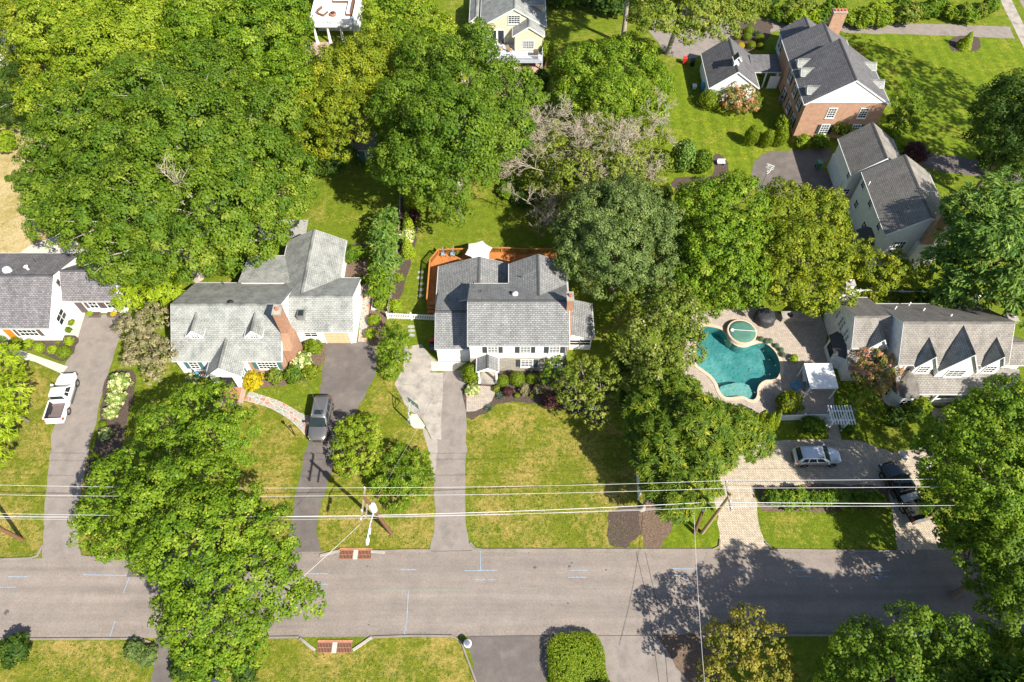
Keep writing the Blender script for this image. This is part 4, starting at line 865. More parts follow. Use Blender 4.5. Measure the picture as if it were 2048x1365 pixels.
T('crab_apple_tree', 'pale green rounded tree right of the grey deck', [(1175, 140, 8, 3.4), (1250, 130, 8.5, 3.8), (1300, 170, 7.5, 2.8), (1225, 195, 7.5, 3.6), (1150, 195, 6.5, 2.6), (1295, 225, 6, 2.4), (1130, 150, 5.5, 1.8)], 'lf_maple', leaf=.23, r0=.28)
T('locust_tree', 'dense round green tree right of the house with the stone ground floor', [(1190, 430, 9, 3.2), (1260, 415, 9.5, 3.4), (1315, 455, 8.5, 3), (1235, 500, 9, 3.6), (1170, 510, 7.5, 2.8), (1295, 540, 7.5, 3.1), (1210, 565, 5, 2.2), (1330, 510, 7.5, 2.6), (1150, 470, 7, 2.4)], 'lf_sage', leaf=.2, clump=.85, r0=.3)
T('oak_tree', 'dark green tree above the pool terrace', [(1410, 415, 9, 3.2), (1470, 405, 9.5, 3.2), (1440, 485, 9.5, 3.6), (1500, 465, 8.5, 2.8), (1395, 545, 7.5, 2.8), (1470, 560, 7.5, 3.1), (1375, 480, 8, 2.4), (1420, 595, 5.5, 2), (1500, 540, 7, 2.4)], 'lf_maple', leaf=.23, clump=.85, r0=.32)
T('maple_tree', 'yellowing maple beside the white stucco house', [(1575, 415, 8.5, 3), (1640, 430, 8.5, 2.9), (1600, 495, 8.5, 3.4), (1655, 520, 7.5, 2.6), (1555, 565, 7, 2.6), (1625, 590, 6.5, 2.3), (1680, 475, 7, 1.7), (1680, 590, 5, 1.6), (1540, 480, 8, 2.4)], 'lf_gold', leaf=.23, clump=.85, r0=.3)
T('maple_tree', 'small yellowish tree before the white stucco gable', [(1740, 530, 5, 2), (1790, 535, 5, 1.8), (1720, 500, 5, 1.5), (1830, 550, 4.5, 1.6), (1760, 555, 4.5, 1.8)], 'lf_gold', leaf=.2, clump=.8, r0=.15)
T('privet_tree', 'pale flowering tree left of the pool', [(1290, 615, 5.2, 2.5), (1345, 625, 7.5, 2.6), (1305, 680, 5.8, 2.9), (1365, 690, 7, 2.2), (1258, 730, 3.8, 2.1), (1325, 745, 6, 2.3), (1380, 650, 6.5, 1.7), (1290, 770, 5, 1.7)], 'lf_privet', leaf=.22, clump=.8, r0=.24)
T('dogwood_tree', 'small grey brown dogwood at the end of the mulch bed', [(1165, 745, 4, 1.7), (1205, 770, 4.2, 1.8), (1155, 800, 3.8, 1.6), (1195, 825, 3.5, 1.7), (1135, 770, 3.4, 1.2), (1215, 815, 3, 1.3)], 'lf_olive', leaf=.2, clump=.75, gap=.3, r0=.14, bark='bark_pale', twigs=7)
T('dogwood_tree', 'dark green leafy shrub tree against the stone wall', [(1115, 735, 2.6, 1.2), (1100, 755, 2, 1), (1130, 755, 2.4, 1.1)], 'lf_maple', leaf=.2, clump=.7, r0=.1)
T('sumac_tree', 'feathery fronded tree beside the paved forecourt', [(1300, 825, 6, 2.3), (1355, 795, 6.5, 2.3), (1400, 845, 8.5, 2.5), (1335, 880, 7, 2.6), (1420, 900, 7.5, 2.3), (1470, 860, 7.5, 2.1), (1510, 885, 6.5, 1.6), (1305, 925, 4.8, 1.9), (1370, 945, 5.8, 2.3), (1325, 980, 4.2, 1.7), (1400, 975, 6, 1.7), (1292, 870, 5, 1.9), (1350, 1010, 5, 1.5)], 'lf_sumac', (1284, 1018), style='frond', dens=.8, clump=.66, r0=.26, bark='bark_pale')
T('linden_tree', 'large leafy street tree over the black pickup', [(1960, 880, 11, 3.6), (2035, 840, 12, 3.6), (1905, 930, 10, 2.7), (1990, 955, 11.5, 3.6), (1895, 1000, 8, 2.3), (2050, 1000, 10, 3.6), (1960, 1030, 8, 2.6), (2080, 900, 11, 4), (1880, 880, 8, 1.7)], 'lf_maple', leaf=.22, clump=.85, r0=.35)
T('linden_tree', 'shaded street tree at the kerb near the right edge', [(1940, 1100, 7, 2), (2030, 1090, 9, 3), (2070, 1170, 8.5, 3), (1990, 1160, 6.5, 2), (2040, 1240, 8, 2.6), (1900, 1060, 5.5, 1.5)], 'lf_mid', leaf=.22, clump=.85, r0=.28)
T('hemlock_tree', 'tall feathery hemlock right of the white stucco house', [(1955, 425, 10, 3), (2030, 400, 11.5, 3.2), (1925, 480, 8.5, 2.6), (2000, 490, 11, 3.5), (1945, 560, 7.5, 2.7), (2030, 560, 9.5, 3.2), (1890, 525, 6.5, 2), (2060, 480, 10, 3), (2060, 620, 7, 2.4), (1910, 585, 5.5, 1.9)], 'lf_conifer', style='needle', leaf=.42, r0=.3)
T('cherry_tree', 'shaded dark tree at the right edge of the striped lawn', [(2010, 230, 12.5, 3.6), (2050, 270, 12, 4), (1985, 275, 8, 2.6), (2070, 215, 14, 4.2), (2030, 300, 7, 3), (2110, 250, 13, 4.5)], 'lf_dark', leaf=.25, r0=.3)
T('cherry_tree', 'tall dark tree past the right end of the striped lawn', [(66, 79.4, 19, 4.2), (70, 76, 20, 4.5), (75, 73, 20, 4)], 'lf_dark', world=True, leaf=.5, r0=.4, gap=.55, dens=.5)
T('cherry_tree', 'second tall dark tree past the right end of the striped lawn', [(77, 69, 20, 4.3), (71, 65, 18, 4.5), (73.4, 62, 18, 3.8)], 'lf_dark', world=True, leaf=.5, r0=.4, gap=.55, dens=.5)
T('oak_tree', 'tall oak with a pale bare trunk beside the parking court', [(1325, 20, 14, 3.6), (1400, 15, 14.5, 3.6), (1440, 45, 13, 2.6), (1375, 60, 12.5, 2), (1480, 10, 13, 3)], 'lf_olive', (1335, 108), r0=.34, bark='bark_pale', fork=.75, gap=.15)
T('oak_tree', 'tall oak whose bare trunk rises behind the pale green tree', [(1255, -60, 15, 4), (1200, -90, 15, 4), (1300, -80, 15, 4)], 'lf_oak', (1245, 88), r0=.34, bark='bark_pale', fork=.8)
T('maple_tree', 'yellowing tree at the driveway mouth across the street', [(1450, 1290, 5.5, 1.6), (1500, 1255, 5.5, 1.6), (1540, 1285, 5.5, 1.5), (1480, 1340, 5, 1.8), (1550, 1340, 5, 1.6), (1430, 1340, 4.5, 1.3)], 'lf_tan', leaf=.2, clump=.7, gap=.2, r0=.15)
T('linden_tree', 'dark leafy tree across the street near the lower right corner', [(1735, 1310, 9, 2.4), (1825, 1282, 10, 2.6), (1900, 1310, 10, 2.6), (1800, 1360, 9.5, 2.8), (1940, 1350, 9, 2.6), (1700, 1365, 7.5, 2.2), (1870, 1400, 9.5, 3)], 'lf_mid', leaf=.22, clump=.85, r0=.3)
for lb, L in (('tall tree just below the lower right corner', [(31, 2.5, 11, 4.5), (35, 4, 13, 4.2), (27, 1, 10, 3.8), (33, -1, 12, 4.5), (37, 6, 11, 3.6), (41, 7, 10, 3.2)]),
              ('tall tree south of the shaded end of the street', [(43, 3, 12, 4.6), (48, 4.5, 13, 4.6), (46, -1, 12, 4.5), (39, 1, 12, 4.4), (42, -3, 13, 4.6), (45, 7.5, 11, 3.4), (50, 9, 11.5, 3.6)]),
              ('tall tree at the kerb beyond the right edge', [(57, 8, 12, 4.6), (61, 5, 12, 4.6), (55, 2, 11, 4.2), (59, 12, 11, 4), (52, 6, 12, 4.4), (64, 10, 12, 4.4)]),
              ('garden tree beyond the right edge of the forecourt', [(52.5, 24, 10, 3.6), (55.5, 27, 11, 3.8), (56, 21, 10, 3.4)])):
    T('linden_tree', lb, L, 'lf_mid', world=True, leaf=.42, dens=1.5, r0=.35, group='street trees past the right edge')
T('ginkgo_tree', 'lawn tree between the flagstone walk and the street tree', [(330, 850, 7, 2.3), (385, 810, 7, 2), (435, 800, 6.5, 1.8), (480, 855, 6.5, 2), (425, 875, 7.5, 2.4), (350, 905, 7, 2.3), (470, 905, 6, 1.7), (295, 895, 5.5, 1.4)], 'lf_maple', leaf=.2, clump=.75, r0=.2)
T('maple_tree', 'wide spreading street tree covering half of the road', [(255, 965, 9, 2.7), (210, 1020, 8, 2.2), (325, 1000, 10.5, 3.1), (405, 970, 10, 2.7), (295, 1060, 9.5, 2.8), (380, 1075, 11.5, 3.6), (460, 1045, 10.5, 2.9), (530, 1075, 9.5, 2.4), (505, 1145, 9.5, 2.7), (420, 1160, 10.5, 3.2), (560, 1175, 8, 2), (610, 1200, 7, 1.5), (170, 1065, 7, 1.1), (240, 1085, 8, 1.9), (560, 1110, 8, 1.6)], 'lf_maple', (440, 1098), leaf=.22, clump=.8, r0=.36)
T('maple_tree', 'green tree at the lower kerb merging with the spreading street tree', [(395, 1235, 8.5, 2.6), (470, 1260, 8.5, 2.3), (345, 1225, 7.5, 1.5), (430, 1305, 7.5, 2.3), (500, 1300, 6.5, 1.4), (400, 1285, 7.5, 1.9)], 'lf_maple', (455, 1300), leaf=.22, clump=.8, r0=.26)
T('cypress_tree', 'weeping yellow green cypress at the left edge', [(8, 720, 4.5, 1.6), (18, 785, 4.5, 1.7), (5, 850, 4.2, 1.8), (30, 750, 3.5, 1.1), (-10, 900, 3.5, 1.6), (30, 820, 3.4, 1.1)], 'lf_lime', style='needle', leaf=.36, clump=.8, r0=.14)
T('spruce_tree', 'pale feathery spruce between the two left houses', [(290, 565, 5, 2), (330, 545, 5, 1.8), (260, 590, 4, 1.5), (340, 580, 4, 1.5), (305, 590, 3.5, 1.5)], 'lf_lime', style='needle', leaf=.36, clump=.8, r0=.16)
T('plum_tree', 'greyish tan twiggy tree beside the cape house', [(268, 650, 4.2, 1.7), (310, 640, 4.2, 1.6), (285, 695, 4.2, 1.8), (325, 705, 3.8, 1.4), (305, 745, 3.2, 1.2), (265, 715, 3.2, 1.2)], 'lf_grey', leaf=.2, clump=.7, gap=.2, r0=.14, twigs=6)
T('hemlock_tree', 'feathery hemlock nearest the back lawn fence line', [(778, 425, 4.2, .9), (774, 445, 2.8, 1.5)], 'lf_conifer', style='needle', leaf=.36, clump=.8, r0=.12)
T('hemlock_tree', 'feathery hemlock beside the mulched strip and white hydrangea', [(766, 462, 4.6, 1), (768, 485, 2.9, 1.7), (765, 470, 3.4, 1.5)], 'lf_conifer', style='needle', leaf=.36, clump=.8, r0=.12)
T('hemlock_tree', 'feathery hemlock at the bend of the boundary fence', [(768, 508, 4.6, 1), (770, 530, 2.9, 1.7)], 'lf_conifer', style='needle', leaf=.36, clump=.8, r0=.12)
T('hemlock_tree', 'yellower hemlock at the garage end of the fence row', [(758, 553, 4, .9), (760, 575, 2.4, 1.4)], 'lf_maple', style='needle', leaf=.34, clump=.8, r0=.12)
T('holly_shrub', 'large glossy round bush beside the concrete pad', [(787, 672, 2.6, 1.3), (780, 700, 2.2, 1.35), (795, 720, 1.8, 1.3), (783, 735, 1.3, 1.2), (803, 690, 2, 1.1)], 'lf_maple', leaf=.18, clump=.6, r0=.1, cat='shrub')
T('lilac_shrub', 'bright green leafy bush beside the dark driveway', [(700, 862, 2.2, 1.4), (735, 858, 2.1, 1.3), (690, 900, 1.7, 1.3), (722, 898, 2.2, 1.5), (700, 930, 1.2, 1.2), (738, 922, 1.6, 1.3), (745, 885, 1.9, 1.2)], 'lf_bright', leaf=.18, dens=1.3, clump=.65, r0=.1, cat='shrub')
T('weeping_shrub', 'weeping feathery low shrub below the utility wires', [(785, 915, 1.7, 1.4), (828, 930, 1.6, 1.4), (765, 955, 1.4, 1.3), (805, 955, 2.0, 1.6), (845, 960, 1.2, 1.2), (795, 995, 1.1, 1.3), (830, 985, 1.2, 1.2)], 'lf_maple', leaf=.24, dens=1.5, clump=.7, gap=.05, r0=.08, bark='bark_pale', twigs=4, style='needle', cat='shrub')
T('crape_myrtle', 'pink flowering crape myrtle before the dormered house', [(1745, 715, 3.8, 1.3), (1780, 735, 3.8, 1.2), (1730, 745, 3.4, 1.2), (1755, 765, 3.2, 1.3), (1785, 755, 3, 1), (1745, 790, 2.6, 1)], 'lf_pink', leaf=.18, clump=.6, r0=.1, bark='bark_pale')
T('crape_myrtle', 'pink flowering crape myrtle against the detached garage', [(1470, 187, 2.8, 1.4), (1495, 192, 2.8, 1.4), (1482, 205, 2.2, 1.5), (1500, 210, 1.8, 1.2), (1462, 208, 1.8, 1.1)], 'lf_pink', leaf=.22, clump=.7, r0=.1)
T('willow_tree', 'weeping green tree at the corner of the brick house', [(1818, 185, 4.5, 1.6), (1800, 215, 4, 1.8), (1810, 240, 3, 1.7), (1790, 255, 2.4, 1.4), (1825, 215, 3.5, 1.4)], 'lf_maple', leaf=.22, clump=.75, style='needle', r0=.14)
T('magnolia_shrub', 'leafy shrub in the angle of the dormered house by the arbor', [(1715, 770, 2.6, 1.2), (1735, 800, 2.6, 1.3), (1700, 800, 2.2, 1.1), (1745, 825, 2, 1.2), (1715, 820, 2, 1)], 'lf_bright', leaf=.2, clump=.65, gap=.2, r0=.1, cat='shrub', bark='bark_pale')
# half-dead and dead trees: real branching
def branches(mb, p, d, ln, r, lvl, rg, spread=.75, up=.12):
    r = max(r, .022)
    n = 3; pts = [p]; q = p
    for i in range(n):
        d = (d + Vector((rg.gauss(0, .16), rg.gauss(0, .16), rg.gauss(0, .12) + up * .25))).normalized(); q = q + d * ln / n; pts.append(q)
    mb.tube(pts, [r, r * .85, r * .7, r * .5], 5 if lvl > 2 else 3, False)
    if lvl == 0: return
    for k in range(rg.choice((3, 4)) if lvl > 1 else rg.choice((3, 4, 5))):
        b = pts[rg.choice((1, 2, 3, 3))]; nd = (d + Vector((rg.gauss(0, spread), rg.gauss(0, spread), rg.gauss(up, spread * .6)))).normalized()
        branches(mb, b, nd, ln * rg.uniform(.5, .78), r * .52, lvl - 1, rg, spread, up)
def deadtree(label, base, specs, lobes, mat, seed, r=.22, lvl=4):
    b = G(*base); t = thing('dying_tree' if lobes else 'dead_tree', label, 'tree', b); rg = random.Random(seed); mb = MB()
    for (px, py, z) in specs:
        e = G(px, py, z) - b; s = Vector((e.x * .15, e.y * .15, e.z * .35)); mb.tube([Vector((0, 0, -.1)), s * .5, s], [r * 1.2, r, r * .8], 7)
        m = s.lerp(e, .45) + Vector((0, 0, .5)); mb.tube([s, m], [r * .5, r * .32], 6, False)
        branches(mb, m, (e - m).normalized(), (e - m).length * .8, r * .3, lvl, rg)
    mb.build('trunk', 'dead_wood', t)
    if lobes:
        loc = [(np.array(G(*l[:3]) - b), l[3]) for l in lobes]; C, N, Lf, Wf, tn, Tt = crown_leaves(loc, .24, .9, .75, 'broad', .3)
        k = rng.random(len(C)) < .85; link_mesh('crown', leafmesh('crown', C[k], N[k], Lf[k], Wf[k], tn[k], Tt[k]), mat, t)
deadtree('large half dead tree with grey bare twigs above the back lawn', (1215, 380), [(1080, 265, 9), (1130, 310, 8), (1190, 250, 10), (1260, 260, 10), (1310, 290, 8), (1240, 330, 8), (1160, 350, 7), (1290, 340, 7), (1200, 300, 10), (1060, 240, 8), (1270, 370, 6), (1020, 300, 7), (1050, 340, 6.5), (1100, 385, 6), (1015, 250, 7.5), (1140, 260, 9.5), (1320, 240, 8), (1170, 390, 6)],
         [(1100, 280, 7, 2.6), (1190, 270, 8, 3), (1280, 280, 7, 2.8), (1150, 340, 7, 2.8), (1240, 340, 7, 3), (1090, 350, 4.5, 2), (1310, 330, 6, 2.2), (1040, 250, 6, 2.2), (1200, 380, 5, 2.4), (1290, 380, 4.5, 2.2), (1120, 400, 4, 2)], 'lf_olive', 11, lvl=5)
deadtree('bare dead tree with pale tangled branches', (1095, 450), [(1040, 400, 5), (1070, 430, 4.5), (1100, 420, 5), (1060, 455, 4), (1110, 450, 4), (1020, 385, 5)], None, None, 23, .14, 3)
ob_ = thing('dead_branch', 'bare grey dead branch sticking out of the broad oak crown', 'branch', G(345, 400, 0)); mb = MB(); rg = random.Random(4); b0 = ob_.location
branches(mb, G(365, 405, 13.5) - b0, (G(335, 365, 17) - G(365, 405, 13.5)).normalized(), 3.0, .12, 3, rg); mb.tube([G(365, 405, 13.5) - b0, Vector((0, 0, 9))], [.12, .16], 6, False); mb.build('limb', 'dead_wood', ob_)

# --- shrubs: one mesh per kind, copied
def proto(kind, n=1500, leaf=.15):
    if kind == 'dome':
        d = dirs(n, -.75); d = d / (np.abs(d) ** 3.4).sum(1, keepdims=True) ** (1 / 3.4); C = d * (rng.uniform(.92, 1.03, (len(d), 1)) + .03 * np.sin(d[:, :1] * 9) * np.sin(d[:, 1:2] * 8)); N = np.sign(d) * np.abs(d) ** 2.4 + .35 * rng.normal(size=d.shape); L = leaf * .8; tn = rng.random(len(d))
    elif kind == 'ball':
        d = dirs(n, -.75); C = d * rng.uniform(.9, 1.02, (len(d), 1)); N = d + .45 * rng.normal(size=d.shape); L = leaf * .8; tn = rng.random(len(d))
    elif kind == 'cone':
        z = 1 - rng.random(n) ** .6; a = rng.random(n) * 6.283; r = (1 - z) ** .75 * .9 + .04; r *= rng.uniform(.86, 1.05, n)
        C = np.stack([r * np.cos(a), r * np.sin(a), z * 2 - 1], 1); N = np.stack([np.cos(a), np.sin(a), .6 + 0 * a], 1) + .45 * rng.normal(size=(n, 3)); L = leaf; tn = rng.random(n)
    elif kind == 'egg':
        d = dirs(n, -.9); s = np.where(d[:, 2:] > 0, 1 - .25 * d[:, 2:], 1.); C = d * np.concatenate([s, s, np.ones_like(s)], 1) * rng.uniform(.9, 1.03, (len(d), 1)); N = d + .45 * rng.normal(size=d.shape); L = leaf; tn = rng.random(len(d))
    elif kind == 'spiky':
        d = dirs(n // 2, .0); d[:, 2] += .3; d = nrm(d); C = d * rng.uniform(.3, .9, (len(d), 1)); N = np.cross(d, rng.normal(size=d.shape)); tn = rng.random(len(d))
        return leafmesh('foliage', C, N, .5, .06, tn, d)
    else:
        cl = dirs(46, -.35); cl = cl * rng.uniform(.55, .85, (len(cl), 1)); ct = rng.random(len(cl)); idx = rng.integers(0, len(cl), n); d2 = nrm(rng.normal(size=(n, 3)) + 1.1 * nrm(cl[idx]) + np.array([0, 0, .2]))
        C = cl[idx] + d2 * (.27 * rng.uniform(.5, 1.05, n))[:, None]; N = d2 + .5 * rng.normal(size=(n, 3)) + np.array([0, 0, .2]); L = leaf * rng.uniform(.7, 1.4, n); tn = .55 * ct[idx] + .45 * rng.random(n)
        if kind == 'flower': tn = np.where(ct[idx] > .5, .72 + .28 * rng.random(n), .45 * rng.random(n))
    m = len(C)
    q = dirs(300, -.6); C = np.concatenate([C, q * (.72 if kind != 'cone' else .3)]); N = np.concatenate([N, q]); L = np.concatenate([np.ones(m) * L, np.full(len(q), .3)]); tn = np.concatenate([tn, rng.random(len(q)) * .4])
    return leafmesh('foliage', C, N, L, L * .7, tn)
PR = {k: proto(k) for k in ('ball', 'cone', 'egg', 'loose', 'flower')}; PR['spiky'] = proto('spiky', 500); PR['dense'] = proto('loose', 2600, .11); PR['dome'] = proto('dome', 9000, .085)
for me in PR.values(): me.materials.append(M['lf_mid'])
CW = {'lf_bright': 'bright green', 'lf_maple': 'mid green', 'lf_mid': 'deep green', 'lf_olive': 'olive', 'lf_lime': 'lime green', 'lf_dark': 'very dark', 'lf_gold': 'golden', 'lf_clip': 'fresh green', 'lf_yellow': 'bright yellow'}
def look(r, hz, mat): return '%s %s %s' % ('large' if r > 1.75 else 'small' if r < 1.3 else 'medium', 'tall' if hz > 2.7 else 'low', CW[mat])
def shrub(name, label, kind, px, py, r, mat, hz=None, ry=None, group=None, cat='shrub', z=0):
    "r radius, hz total height; px,py is the middle of the shrub at half height"
    hz = hz or r * 1.7; c = G(px, py, z + hz / 2); o = bpy.data.objects.new(name, PR[kind]); COL.link(o)
    o.location = (c.x, c.y, z + hz * (.5 if kind in ('ball', 'egg', 'cone', 'dome') else .46)); o.scale = (r, ry or r, hz / 2); o.rotation_euler = (0, 0, random.uniform(0, 6.28) if kind != 'dome' else .06)
    if kind == 'spiky': o.location.z = z + .05; o.scale = (r, r, hz)
    o.material_slots[0].link = 'OBJECT'; o.material_slots[0].material = M[mat]
    return tag(o, label, cat, group)
SH = shrub
